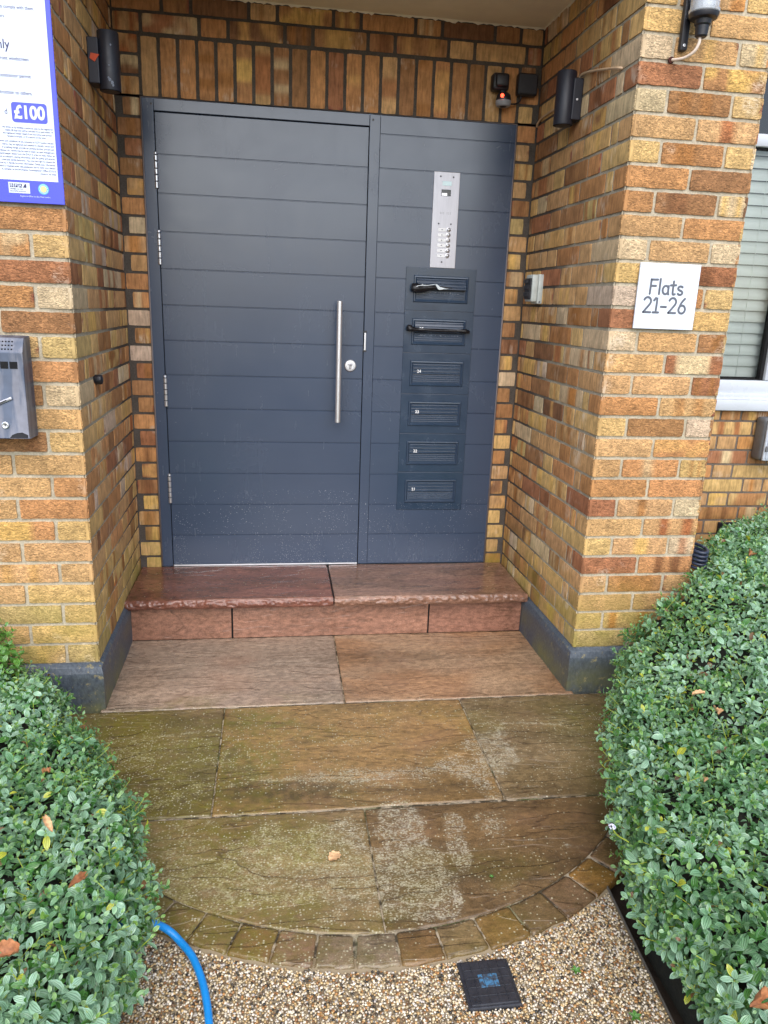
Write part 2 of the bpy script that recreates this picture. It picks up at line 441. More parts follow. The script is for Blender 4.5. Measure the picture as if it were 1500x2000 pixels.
# painted plinth, projecting and with a chamfered top
M['plinth']=None
t=NT('plinth_paint'); p=t.pos(); f=t.noise(p,5,5,.6); f2=t.noise(t.pos((1,1,.6)),120,4,.6)
x=t.mix(t.ramp(f2,[(.35,0.0),(.75,.6)]),lin(62,70,80),lin(106,116,124))
sep=t.n('ShaderNodeSeparateXYZ'); g=t.n('ShaderNodeTexCoord'); t.l(g.outputs['Object'],sep.inputs[0])
low=t.math('MULTIPLY',t.math('SUBTRACT',-.02,sep.outputs['Z']),8.0,True)
al=t.math('MULTIPLY',t.ramp(f,[(.42,0.0),(.62,.9)]),low,True); x=t.mix(al,x,lin(112,112,72))
chip=t.ramp(t.noise(p,38,4,.7),[(.60,0.0),(.65,.7)]); fy=t.math('MULTIPLY',t.math('SUBTRACT',-.45,sep.outputs['Y']),2.2,True)
x=t.mix(t.math('MULTIPLY',chip,fy),x,lin(150,138,96))
t.base(x); t.set(Roughness=.45); t.bump(f2,.6,.0025); M['plinth']=t.m
def plinth_run(pts, name):
    """pts: outer ground line (x,y) with outward offsets already applied; inner wall line"""
    mb=MB(); v=[];f=[]
    for (ox,oy,ix,iy,zt) in pts:
        v+= [(ox,oy,-.30),(ox,oy,zt-.03),(ox+(ix-ox)*.35,oy+(iy-oy)*.35,zt-.008),(ix,iy,zt+.003)]
    for i in range(len(pts)-1):
        for j in range(3):
            f.append((i*4+j,(i+1)*4+j,(i+1)*4+j+1,i*4+j+1))
    # subdivide & roughen
    me=bpy.data.meshes.new('t'); me.from_pydata(v,[],f); bm=bmesh.new(); bm.from_mesh(me); bpy.data.meshes.remove(me)
    bmesh.ops.subdivide_edges(bm,edges=list(bm.edges),cuts=10,use_grid_fill=True)
    for q in bm.verts:
        a=(fbm(q.co.x*18+q.co.y*18,q.co.z*18,3)-.5)*.005
        q.co.x+=a; q.co.y-=a
    mb.bm(bm); return mb.build(name,M['plinth'],bld,smooth=True,auto=60)
o_=.024
plinth_run([(XR0-.019,.0,XR0+.004,.0,0),(XR1-.019,-D-o_,XR1+.004,-D-.002+.004,0),(XE+.02,-D-o_,XE-.002,-D+.002,0),(XE+.02,FY,XE-.002,FY,0)],'plinth')
plinth_run([(XLL,-D-o_,XLL,-D+.002,0),(XL1+.016,-D-o_,XL1-.004,-D+.002,0),(XL0+.016,.0,XL0-.004,.0,0)],'plinth')

# ---------------------------------------------------------------- door set
t=NT('door_paint'); p=t.pos(); f=t.noise(t.pos((.25,1,1)),9,4); g2=t.noise(p,420,2)
t.base(t.mix(1.0,lin(58,71,92),t.ramp(f,[(.3,.97),(.7,1.03)]),'MULTIPLY'))
t.set(Roughness=t.math('ADD',t.ramp(t.noise(p,3.2,5,.65,.8),[(.38,.22),(.62,.275)]),t.math('MULTIPLY',t.ramp(t.noise(t.pos((1,1,.10)),30,4,.6),[(.56,0.0),(.72,1.0)]),.035))); t.b.inputs['Specular IOR Level'].default_value=.7; M['door']=t.m
t=NT('letterbox_paint'); p=t.pos(); f=t.noise(p,14,4)
t.base(t.mix(1.0,lin(44,60,80),t.ramp(f,[(.3,.92),(.7,1.08)]),'MULTIPLY')); t.set(Roughness=t.ramp(f,[(.3,.16),(.7,.30)])); t.b.inputs['Specular IOR Level'].default_value=.6; M['lbox']=t.m
M['black']=simple('matt_black',lin(30,30,36),.42,0,30,.1)
M['gap']=simple('dark_gap',(.004,.004,.005),.9)
t=NT('brushed_steel'); f=t.noise(t.pos((6,1,.2)),160,3); t.base(t.mix(1.0,lin(226,227,231),t.ramp(f,[(.3,.94),(.7,1.04)]),'MULTIPLY')); t.set(Metallic=.85,Roughness=t.ramp(f,[(.3,.28),(.7,.40)])); M['steel']=t.m
t=NT('satin_plate'); f=t.noise(t.pos((1,1,.1)),200,3); t.base(t.mix(1.0,lin(184,184,190),t.ramp(f,[(.3,.93),(.7,1.05)]),'MULTIPLY')); t.set(Metallic=.7,Roughness=.46); M['plate']=t.m
GR=[.1797+.14875*i for i in range(12)]
FY0=-.004      # frame face
def grooved(mb,x0,x1,z0,z1,yf,grooves,yb=.03):
    prof=[(z0,yb),(z0,yf+.002),(z0+.002,yf)]
    for g in grooves:
        if z0+.01<g<z1-.01: prof+=[(g-.0030,yf),(g-.0014,yf+.0034),(g+.0012,yf+.0034),(g+.0026,yf)]
    prof+=[(z1-.002,yf),(z1,yf+.002),(z1,yb)]
    v=[];f=[]
    for (z,y) in prof: v+=[(x0,y,z),(x1,y,z)]
    for i in range(len(prof)-1): f.append((2*i,2*i+1,2*i+3,2*i+2))
    n=len(prof); f.append(tuple(2*i for i in range(n))[::-1]); f.append(tuple(2*i+1 for i in range(n)))
    mb.add(v,f)
ZB=.027
mb=MB()
mb.bbox(DX0,-.596,FY0,.05,ZB,DZ1,.0018)
mb.bbox(-.5955,.2830,FY0+.0006,.05,1.976,DZ1,.0018)
mb.bbox(.2836,.3290,FY0,.05,ZB,DZ1,.0018)
fr=mb.build('door_frame',M['door'],bld)
# dark rebate behind leaf and a grey sealant line round the frame
mb=MB(); mb.box(-.61,.30,.020,.052,ZB-.01,2.0); o=mb.build('rebate',M['gap'],fr)
M['sealant']=simple('sealant',lin(120,112,112),.6)
mb=MB()
mb.tube([(DX0-.003,-.002,ZB),(DX0-.003,-.002,DZ1+.002),(DX1+.003,-.002,DZ1+.002),(DX1+.003,-.002,ZB)],.0045,8); mb.build('sealant_bead',M['sealant'],fr,smooth=True)
mb=MB(); mb.bbox(.2845,.2925,FY0-.0035,.004,1.0528,1.1302,.0012); mb.bbox(.2795,.2965,FY0-.0012,.004,1.045,1.053,.001,1); mb.bbox(.2795,.2965,FY0-.0012,.004,1.130,1.139,.001,1)
mb.build('strike_plate',[M['steel'],M['black']],fr)
mb=MB(); grooved(mb,-.5925,.2800,ZB+.006,1.9725,.0005,GR,.02); leaf=mb.build('door',M['door'],bld)
mb=MB(); mb.bbox(-.5925,.280,-.005,.01,ZB-.001,ZB+.0055,.001); mb.build('threshold_strip',M['steel'],leaf)
# hinges
for zc in (1.751,1.451,.850,.4045):
    h_=MB(); zz=zc-.066
    for i,hh in enumerate((.026,.024,.022,.026,.022)):
        h_.lathe([(.0055,0),(.0072,.001),(.0072,hh-.003),(.0055,hh-.002)],(-.5945,-.0085,zz),n=14); zz+=hh+.0015
    h_.lathe([(.004,0),(.0068,.002),(.006,.008),(.002,.011)],(-.5945,-.0085,zz),n=14)
    h_.build('hinge',M['steel'],leaf,smooth=True,auto=35)
mb=MB(); mb.lathe([(.0,-.267),(.0108,-.2668),(.0125,-.265),(.0125,.265),(.0108,.2668),(.0,.267)],(.1665,-.062,.9975),n=28)
for z in (.80,1.195): mb.tube([(.1665,-.058,z),(.1665,.002,z)],.007,12)
mb.build('pull_handle',M['steel'],leaf,smooth=True,auto=35)
mb=MB(); mb.lathe([(.026,-.001),(.026,.005),(.023,.008),(.016,.0085),(.015,.006),(0,.006)],(.2246,0,.9827),'Y',32)
es=mb.build('lock_escutcheon',M['steel'],leaf,smooth=True,auto=35)
mb=MB(); mb.lathe([(.0085,.004),(.0085,.0115),(.007,.0125),(0,.0125)],(.2246,0,.988),'Y',20); mb.bbox(.2196,.2296,-.0112,-.004,.9665,.986,.003); mb.build('lock_cylinder',M['plate'],es,smooth=True,auto=35)
mb=MB(); mb.box(.2236,.2256,-.0131,-.0115,.983,.993); mb.build('keyhole',M['gap'],es)
# fixed side panel
mb=MB(); grooved(mb,.3300,DX1,ZB,DZ1,FY0+.0012,GR+[1.9487],.05); side=mb.build('side_panel',M['door'],bld)
for xx in (.297,-.604):
    mb=MB(); mb.lathe([(0,.0),(.0045,.0003),(.0045,.0012),(0,.0016)],(xx,FY0+.001,2.0),'Y',10); mb.build('screw_cap',M['black'],fr)
# rain drops
M['water']=NT('water'); tt=M['water']; tt.base((.62,.68,.78)); tt.set(Roughness=.05); tt.b.inputs['Transmission Weight'].default_value=.66; tt.b.inputs['IOR'].default_value=1.33; M['water']=tt.m
def drops(n,xr,zr,y,parent,power=1.6,rmax=.0021,clump=True):
    mb=MB(); c=0
    while c<n:
        x=random.uniform(*xr); z=zr[0]+(zr[1]-zr[0])*random.random()**power
        if clump and vn(x*14,z*9+4)<random.uniform(.15,.85): continue
        r=.0007+random.random()**3*(rmax-.0007); v=[];f=[]
        for i in range(3):
            a=i*math.pi/6
            for k in range(6): v.append((x+r*math.cos(a)*math.cos(k*math.pi/3),y-r*.75*math.sin(a),z+r*math.cos(a)*1.15*math.sin(k*math.pi/3)))
        v.append((x,y-r*.8,z))
        for i in range(2):
            for k in range(6): f.append((i*6+k,i*6+(k+1)%6,(i+1)*6+(k+1)%6,(i+1)*6+k))
        for k in range(6): f.append((12+k,12+(k+1)%6,18))
        mb.add(v,f); c+=1
    return tag(mb.build('water_drops',M['water'],parent,smooth=True),kind='stuff')
drops(1500,(-.585,.275),(ZB+.01,.40),.0004,leaf)
drops(600,(.335,.91),(ZB+.01,.36),FY0+.0011,side)
drops(60,(.285,.328),(ZB+.02,.34),FY0-.0001,fr,clump=False)

# ---------------------------------------------------------------- window on the right
win_x0,win_x1=XE+.02,XE+2.5
M['upvc']=simple('white_plastic',lin(196,202,210),.3,0,5,.03)
win=empty('window',(0,0,0)); win.parent=bld
M['glass']=None
t=NT('window_glass'); t.t.nodes.remove(t.b); tr=t.n('ShaderNodeBsdfTransparent'); tr.inputs[0].default_value=(.96,.98,.97,1); gl=t.n('ShaderNodeBsdfGlossy'); gl.inputs['Roughness'].default_value=.01
fre=t.n('ShaderNodeFresnel'); fre.inputs[0].default_value=1.8; ms=t.n('ShaderNodeMixShader'); t.l(fre.outputs[0],ms.inputs[0]); t.l(tr.outputs[0],ms.inputs[1]); t.l(gl.outputs[0],ms.inputs[2]); t.l(ms.outputs[0],t.out.inputs[0]); M['glass']=t.m
mb=MB()
mb.bbox(XE+.006,win_x1,.055,.13,.885,.955,.006)      # bottom rail
mb.bbox(XE+.006,XE+.07,.055,.13,.955,2.40,.006)
mb.bbox(2.325,2.40,.050,.13,.9552,2.02,.008)         # mullion
mb.bbox(XE+.07,win_x1,.052,.13,2.02,2.075,.008)      # transom
mb.bbox(XE+.006,win_x1,.055,.13,2.36,2.44,.006)
mb.bbox(win_x1-.06,win_x1,.0555,.13,.955,2.36,.006)
wf=mb.build('window_frame',M['upvc'],win,smooth=True,auto=35)
mb=MB()
mb.add([(XE+.004,.012,.863),(win_x1,.012,.863),(win_x1,.06,.884),(XE+.004,.06,.884)],[(0,1,2,3)])
mb.bbox(XE+.004,win_x1,.005,.05,.808,.862,.004)
mb.bbox(XE+.004,win_x1,.036,.06,.868,.892,.003)
mb.build('window_sill',M['upvc'],win,smooth=True,auto=35)
mb=MB(); mb.box(2.308,2.325,.068,.10,.956,2.02); mb.box(XE+.07,2.31,.070,.10,.9552,.960); mb.box(XE+.07,2.31,.070,.10,2.012,2.0198); mb.build('gasket',M['gap'],wf)
mb=MB(); mb.add([(XE+.065,.087,.95),(2.312,.087,.95),(2.312,.087,2.02),(XE+.065,.087,2.02)],[(0,1,2,3)]); mb.build('pane',M['glass'],win)
mb=MB(); mb.add([(2.39,.087,.95),(win_x1-.05,.087,.95),(win_x1-.05,.087,2.02),(2.39,.087,2.02)],[(0,1,2,3)]); mb.build('pane',M['glass'],win)
mb=MB(); mb.add([(XE+.065,.087,2.07),(win_x1-.05,.087,2.07),(win_x1-.05,.087,2.37),(XE+.065,.087,2.37)],[(0,1,2,3)]); mb.build('pane',M['glass'],win)
M['slat']=simple('blind_slat',lin(232,238,233),.5,0,12,.04)
mb=MB(); z=.965
while z<2.02:
    v=[];f=[]
    for i in range(5):
        a=i/4; y=.150-.010*math.sin(a*math.pi)+.016*(a-.5); v+=[(XE+.05,y,z+a*.0535),(win_x1-.04,y,z+a*.0535)]
    for i in range(4): f.append((2*i,2*i+1,2*i+3,2*i+2))
    mb.add(v,f); z+=.0545
for x in (1.75,2.22,2.8): mb.tube([(x,.138,.97),(x,.138,2.02)],.0012,5)
mb.build('blind',M['slat'],win,smooth=True)
M['dark_room']=simple('dark_room',lin(42,40,38),.9)
mb=MB(); mb.box(XE+.01,win_x1,.20,.22,.80,2.45); mb.box(XE+.01,win_x1,.131,.2,.80,.86); mb.box(XE+.006,XE+.012,.131,.2,.8,2.45); mb.build('dark_interior',M['dark_room'],win)

# ================================================================== GROUND
G=-.17
M['earth']=simple('earth',lin(62,50,40),.95,0,30,.35,.01)
M['tarmac']=simple('tarmac',lin(95,92,88),.9,0,60,.2,.004)
mb=MB(); mb.box(-400,400,-400,60,-.40,-.34); tag(mb.build('ground',M['tarmac']),kind='structure')
mb=MB(); nx_=140; ny_=90
X,Y=np.meshgrid(np.linspace(-3.2,4.2,nx_+1),np.linspace(-4.2,.05,ny_+1)); Z=-.235+.05*(fbm(X*5,Y*5,4)-.5)
inside=((X>-.50)&(X<.76))|((X>-.72)&(X<1.02)&(Y>-1.6)); Z=np.where(inside,-.26,Z)
mb.add(np.stack([X,Y,Z],-1).reshape(-1,3),[(j*(nx_+1)+i,j*(nx_+1)+i+1,(j+1)*(nx_+1)+i+1,(j+1)*(nx_+1)+i) for j in range(ny_) for i in range(nx_)])
tag(mb.build('planting_soil',M['earth'],smooth=True),kind='structure')

# --- stone paving
def stone_mat(name,wet):
    t=NT(name); c=t.attr('Col').outputs['Color']; mk=t.attr('Mask'); sp=t.n('ShaderNodeSeparateColor'); t.l(mk.outputs['Color'],sp.inputs[0])
    p=t.pos(); ps=t.pos((.30,1.5,1.5))
    big=t.noise(ps,5,5,.6,.6); fine=t.noise(t.pos((.65,1.25,1.25)),58,5,.68); gr=t.noise(p,260,3,.6)
    x=t.mix(1.0,c,t.ramp(big,[(.3,.72),(.55,1.02),(.72,1.22)]),'MULTIPLY'); x=t.mix(1.0,x,t.ramp(fine,[(.34,.62),(.66,1.28)]),'MULTIPLY')
    x=t.mix(1.0,x,t.ramp(gr,[(.34,.76),(.66,1.22)]),'MULTIPLY')
    # rusty / pink drifts
    x=t.mix(t.ramp(t.noise(p,3.4,3),[(.52,0.0),(.68,.25)]),x,lin(150,112,90))
    # dark grime
    dk=t.math('MULTIPLY',sp.outputs[2],t.ramp(t.noise(p,24,5,.65),[(.32,0.15),(.6,1.0)]),True); x=t.mix(t.math('MULTIPLY',dk,.85),x,lin(58,46,32))
    # algae
    al=t.math('MULTIPLY',sp.outputs[1],t.ramp(t.noise(p,30,5,.7),[(.30,0.15),(.62,1.0)]),True); x=t.mix(t.math('MULTIPLY',al,.8),x,lin(104,98,28))
    # lichen, broken into crumbs
    ln=t.noise(t.pos((.8,1.3,1)),190,3,.7); l2=t.noise(p,46,4,.6)
    th=t.math('SUBTRACT',t.math('ADD',t.math('MULTIPLY',ln,.68),t.math('MULTIPLY',l2,.34)),t.math('SUBTRACT',.655,t.math('MULTIPLY',sp.outputs[0],.165)))
    li=t.math('MULTIPLY',t.ramp(th,[(.0,0.0),(.11,.75)]),t.ramp(sp.outputs[0],[(.02,0.0),(.14,1.0)])); lc=t.mix(sp.outputs[1],lin(178,171,150),lin(164,158,108)); x=t.mix(t.math('MULTIPLY',sp.outputs[0],.14),x,lin(150,136,108)); x=t.mix(li,x,lc)
    # round lichen spots
    vo=t.vor(p,125); sc2=t.n('ShaderNodeSeparateColor'); t.l(vo.outputs['Color'],sc2.inputs[0])
    dot=t.math('MULTIPLY',t.ramp(vo.outputs['Distance'],[(.22,1.0),(.36,0.0)]),t.math('LESS_THAN',sc2.outputs[0],t.math('ADD',t.math('MULTIPLY',sp.outputs[0],.55),t.math('MULTIPLY',sp.outputs[1],.22))))
    x=t.mix(t.math('MULTIPLY',dot,.75),x,t.mix(sc2.outputs[1],lin(200,194,166),lin(166,160,126)))
    t.base(x)
    rg=t.noise(p,7,4,.6)
    if wet: ro=t.ramp(rg,[(.35,.07),(.65,.22)])
    else: ro=t.ramp(rg,[(.38,.13),(.65,.36)])
    ro=t.math('ADD',ro,t.math('MULTIPLY',li,.35),True)
    t.set(Roughness=ro); t.b.inputs['Specular IOR Level'].default_value=.5
    # riven ledges: terraces of a stretched noise
    h=t.noise(t.pos((.22,1.0,1.0)),6.5,4,.5,.35); hm=t.math('MULTIPLY',h,9.0); fr_=t.math('FRACT',hm); fl=t.math('FLOOR',hm)
    ed=t.ramp(fr_,[(.88,0.0),(.945,.55),(1.0,0.0)]); x=t.mix(t.math('MULTIPLY',ed,t.ramp(t.noise(p,11,2),[(.45,0.0),(.6,1.0)])),x,lin(70,52,38)); t.base(x)
    st=t.math('ADD',fl,t.ramp(fr_,[(.0,0.0),(.86,.25),(.97,1.0)]))
    b1=t.bump(st,.45 if wet else .9,.0028); b2=t.bump(fine,.20 if wet else .5,.0022,b1); t.bump(gr,.10 if wet else .45,.0012,b2)
    return t.m
M['stone']=stone_mat('riven_sandstone',False); M['wetstone']=stone_mat('wet_sandstone',True)
def seg_d(x,y,pts):
    d=np.full(x.shape,9.)
    for (a,b) in zip(pts[:-1],pts[1:]):
        ax,ay=a;bx,by=b; L2=(bx-ax)**2+(by-ay)**2; t=np.clip(((x-ax)*(bx-ax)+(y-ay)*(by-ay))/L2,0,1)
        d=np.minimum(d,np.hypot(x-ax-t*(bx-ax),y-ay-t*(by-ay)))
    return d
def blob(x,y,cx,cy,rx,ry,n=.6):
    d=np.hypot((x-cx)/rx,(y-cy)/ry)+(fbm(x*14,y*14,4)-.5)*n*2.2; return 1-sstep(.75,1.1,d)
def masks(x,y):
    n1=fbm(x*9,y*14,4); n2=fbm(x*5+9,y*6+3,4)
    li=np.zeros_like(x); al=np.zeros_like(x); dk=np.zeros_like(x)
    front=sstep(-.93,-1.12,y)
    li+=.52*front*n1*sstep(.3,.6,n2)+.10*front
    li+=.55*blob(x,y,.16,-1.41,.30,.035)+.62*blob(x,y,-.08,-1.80,.28,.19)+.45*blob(x,y,.03,-1.70,.16,.10)+.40*blob(x,y,-.25,-1.84,.16,.12)
    li+=.95*blob(x,y,.235,-1.78,.085,.22,.45)+.85*blob(x,y,.27,-1.94,.11,.08,.4)+.85*blob(x,y,.385,-1.72,.035,.12,.5)+.5*blob(x,y,.50,-1.66,.05,.05)
    li+=.62*blob(x,y,.60,-1.33,.09,.16)+.30*blob(x,y,.8,-1.3,.15,.2)
    li+=.62*blob(x,y,.47,-1.40,.10,.07)+.35*blob(x,y,.15,-1.44,.30,.05)+.55*blob(x,y,.54,-1.50,.04,.09,.5)
    li+=.50*blob(x,y,-.50,-1.33,.28,.22)*n1*1.5+.5*blob(x,y,-.42,-1.74,.2,.18)
    for pts,w_,s_ in (([(-.265,-1.432),(-.08,-1.418),(.046,-1.422),(.176,-1.412),(.307,-1.408),(.474,-1.395)],.0045,1.25),
                      ([(.583,-1.151),(.721,-1.163),(.923,-1.186)],.004,1.0),([(-.664,-1.166),(-.519,-1.148),(-.294,-1.119)],.004,.9),([(.582,-1.749),(.743,-1.795)],.004,.9),
                      ([(-.05,-1.79),(.06,-1.80),(.13,-1.75)],.004,.8)):
        li+=s_*(1-sstep(w_,w_*2.2,seg_d(x,y+.012*(n2-.5),pts)))*sstep(.15,.6,vn(x*45,y*30))*.9
    left=sstep(.30,-.45,x)
    al+=front*left*(.60+.85*sstep(.4,.6,n2)); al+=.5*sstep(-.80,-.95,y)*left*sstep(.4,.6,n1)+.35*front*sstep(.5,.7,n2)
    al+=.6*sstep(.75,1.0,x)*front
    dk+=1.0*blob(x,y,-.50,-1.46,.24,.11)+.9*blob(x,y,-.24,-1.36,.06,.18)+.95*blob(x,y,-.12,-1.475,.26,.055,.4)+.5*blob(x,y,.0,-1.20,.10,.025)+.5*blob(x,y,-.15,-1.10,.16,.03)+.4*blob(x,y,.3,-1.5,.25,.03)+.6*blob(x,y,.55,-1.86,.20,.05)+.5*blob(x,y,-.30,-1.06,.14,.05)
    dk+=.45*blob(x,y,.30,-.62,.30,.05)+.35*front*sstep(.55,.75,fbm(x*4+40,y*9,4))+.35*blob(x,y,.80,-1.8,.2,.25)
    return np.clip(np.stack([li,al,dk],-1),0,1)
def slab_grid(V3,F,COL,MSK,poly_inside,x0,x1,y0,y1,z,colr,res=.0065,depth=.02,rnd=.0018,edge=.0016):
    """an uneven slab with softened, slightly ragged edges, as a grid"""
    nx=max(3,int((x1-x0)/res)); ny=max(3,int((y1-y0)/res))
    gx=np.linspace(x0,x1,nx+1); gy=np.linspace(y0,y1,ny+1); gx=np.r_[gx[0],gx,gx[-1]]; gy=np.r_[gy[0],gy,gy[-1]]
    X,Y=np.meshgrid(gx,gy)
    wx=(vn(Y*30,x0*50)-.5)*edge; 
    X=X+np.where(X<x0+.006,np.abs(vn(Y*35,x0*9)-.5)*edge*2,0)-np.where(X>x1-.006,np.abs(vn(Y*35,x1*9+3)-.5)*edge*2,0)
    Y=Y+np.where(Y<y0+.006,np.abs(vn(X*35,y0*9)-.5)*edge*2,0)-np.where(Y>y1-.006,np.abs(vn(X*35,y1*9+3)-.5)*edge*2,0)
    if poly_inside is not None: X,Y=poly_inside(X,Y)
    Z=z+(fbm(X*3,Y*9,4)-.5)*.007
    e=np.minimum(np.minimum(X-X.min(),X.max()-X),np.minimum(Y-y0,y1-Y)) if poly_inside is None else None
    Z[1,:]-=rnd*.7; Z[-2,:]-=rnd*.7; Z[:,1]-=rnd*.7; Z[:,-2]-=rnd*.7
    ring=np.zeros_like(X,bool); ring[0,:]=ring[-1,:]=ring[:,0]=ring[:,-1]=1; Z[ring]=z-depth
    return X,Y,Z
def build_slabs(name,slabs,mat,res=.0065,maskf=masks):
    vs_=[];fs=[];cs=[];ms_=[];b=0
    for s in slabs:
        X,Y,Z=slab_grid(None,None,None,None,s.get('warp'),s['x0'],s['x1'],s['y0'],s['y1'],s.get('z',G),None,s.get('res',res),s.get('depth',.02),s.get('rnd',.0018))
        V=np.stack([X,Y,Z],-1).reshape(-1,3); w_=X.shape[1]; h_=X.shape[0]
        i,j=np.meshgrid(np.arange(w_-1),np.arange(h_-1)); q=(j*w_+i).ravel()+b
        fs.append(np.stack([q,q+1,q+w_+1,q+w_],-1)); b+=len(V); vs_.append(V)
        c=np.array(lin(*s['c'])); c2=np.array(lin(*s.get('c2',s['c']))); m=sstep(.35,.65,fbm(X*2.5,Y*6+7,4))[...,None]
        cs.append((c*(1-m)+c2*m).reshape(-1,3)); ms_.append(maskf(X,Y).reshape(-1,3))
    V=np.concatenate(vs_);Fq=np.concatenate(fs); me=bpy.data.meshes.new(name)
    me.vertices.add(len(V)); me.vertices.foreach_set('co',V.ravel()); me.loops.add(Fq.size); me.loops.foreach_set('vertex_index',Fq.ravel())
    me.polygons.add(len(Fq)); me.polygons.foreach_set('loop_start',np.arange(0,Fq.size,4)); me.polygons.foreach_set('loop_total',np.full(len(Fq),4))
    me.polygons.foreach_set('use_smooth',[True]*len(Fq)); me.update(calc_edges=True); me.materials.append(mat)
    for an,ar in (('Col',np.concatenate(cs)),('Mask',np.concatenate(ms_))):
        a=me.color_attributes.new(an,'FLOAT_COLOR','POINT'); a.data.foreach_set('color',np.c_[ar,np.ones(len(ar))].ravel().astype(np.float32))
    o=bpy.data.objects.new(name,me); col.objects.link(o); return o
g_=.0018
CX,CY,RI,RO=.153,-1.085,.935,1.032
def arcwarp(ytop):
    def f(X,Y):
        yb=CY-np.sqrt(np.maximum(RI**2-(X-CX)**2,0.0025)); yb=np.minimum(yb,ytop-.03)
        y0,y1=Y.min(),Y.max(); t=(Y-y0)/(y1-y0); return X,yb+t*(ytop-yb)
    return f
sl=[dict(x0=-.73,x1=.140-g_,y0=-.970+g_,y1=-.392,c=(146,128,110),c2=(154,132,112)),
    dict(x0=.140+g_,x1=1.03,y0=-.970+g_,y1=-.392,c=(152,116,84),c2=(158,130,102)),
    dict(x0=-.95,x1=-.296-g_,y0=-1.566+g_,y1=-.972-g_,c=(100,86,52),c2=(116,98,62)),
    dict(x0=-.296+g_,x1=.572-g_,y0=-1.568+g_,y1=-.976-g_,c=(154,120,74),c2=(134,106,66)),
    dict(x0=.572+g_,x1=1.40,y0=-1.572+g_,y1=-.974-g_,c=(116,98,68),c2=(134,114,84)),
    dict(x0=CX-RI+.06,x1=.143-g_,y0=-2.0,y1=-1.572-g_,warp=arcwarp(-1.572-g_),c=(118,96,58),c2=(138,114,80)),
    dict(x0=.143+g_,x1=CX+RI-.06,y0=-2.0,y1=-1.576-g_,warp=arcwarp(-1.576-g_),c=(120,94,62),c2=(106,84,56))]
tag(build_slabs('stone_path',sl,M['stone']),kind='structure')
# curved edging of setts
mb=MB(); vs_=[]
ang=-172
setts=[]
SA=[(-118.0,-112.6),]
# joint angles measured on the arc
ja=[-160,-153.5,-147.5,-141.3,-135.2,-129.2,-122.9,-117.3,-111.6,-105.9,-100.3,-95.0,-89.2,-83.3,-77.2,-71.0,-64.7,-58.4,-51.9,-45.4,-38.8,-32.5,-26]
colsS=[tuple(int(v*.92) for v in (c_[0],c_[1]*.98,c_[2]*1.08)) for c_ in [(120,98,52),(126,104,56),(118,100,60),(132,112,62),(146,132,78),(140,120,70),(138,112,66),(140,116,72),(138,100,52),(146,112,84),(142,122,92),(148,130,100),(124,96,56),(140,118,74),(132,104,54),(120,98,62),(118,94,64),(140,104,48),(124,98,60),(120,98,60),(118,96,60),(120,98,60)]]
def sett_obj():
    Vs=[];Fs=[];Cs=[];Ms=[];b=0
    for i in range(len(ja)-1):
        a0,a1=R(ja[i]+.10),R(ja[i+1]-.10); n1,n2=14,14
        T,Rr=np.meshgrid(np.r_[0,np.linspace(0,1,n1),1],np.r_[0,np.linspace(0,1,n2),1])
        A=a0+(a1-a0)*T; out=RO-.002+(random.random()-.5)*.010
        Rd=RI+.0035+(out-RI-.0035)*Rr
        A=A+(np.abs(vn(Rr*4+i*7,T*0+i)-.5)*.005)*np.where(T==0,1,0)-(np.abs(vn(Rr*4+i*5,T*0+i+9)-.5)*.005)*np.where(T==1,1,0)
        Rd=Rd-np.where(Rr==1,vn(T*5+i*3,T*0+i)*.006,0)
        X=CX+Rd*np.cos(A); Y=CY+Rd*np.sin(A); Z=G-.001+(fbm(X*12,Y*12,3)-.5)*.006+(random.random()-.5)*.0015
        Z[1,:]-=.0018;Z[-2,:]-=.0018;Z[:,1]-=.0018;Z[:,-2]-=.0018
        ring=np.zeros_like(X,bool); ring[0,:]=ring[-1,:]=ring[:,0]=ring[:,-1]=1; Z[ring]=G-.03
        w_=X.shape[1];h_=X.shape[0]; ii,jj=np.meshgrid(np.arange(w_-1),np.arange(h_-1)); q=(jj*w_+ii).ravel()+b
        Fs.append(np.stack([q+w_,q+w_+1,q+1,q],-1)); b+=X.size; Vs.append(np.stack([X,Y,Z],-1).reshape(-1,3))
        c=np.array(lin(*colsS[i])); Cs.append(np.tile(c,(X.size,1))*(1+(fbm(X*20,Y*20,3).reshape(-1,1)-.5)*.5))
        li=np.clip(.45*fbm(X*12,Y*12+3,3)+(.40 if i in(4,6,8,9,10,11) else 0)*fbm(X*20,Y*20,3),0,1); al=np.clip(.85*sstep(.3,-.4,X)+.40*vn(X*9,Y*9),0,1); dk=.4*sstep(.5,.7,fbm(X*10+3,Y*10,3))
        Ms.append(np.stack([li,al,dk],-1).reshape(-1,3))
    V=np.concatenate(Vs);Fq=np.concatenate(Fs); me=bpy.data.meshes.new('sett_edging')
    me.from_pydata(V.tolist(),[],Fq.tolist()); me.materials.append(M['stone']); me.polygons.foreach_set('use_smooth',[True]*len(Fq))
    for an,ar in (('Col',np.concatenate(Cs)),('Mask',np.concatenate(Ms))):
        a=me.color_attributes.new(an,'FLOAT_COLOR','POINT'); a.data.foreach_set('color',np.c_[np.clip(ar,0,1),np.ones(len(ar))].ravel().astype(np.float32))
    me.update(); o=bpy.data.objects.new('sett_edging',me); col.objects.link(o); return tag(o,kind='structure')
sett_obj()
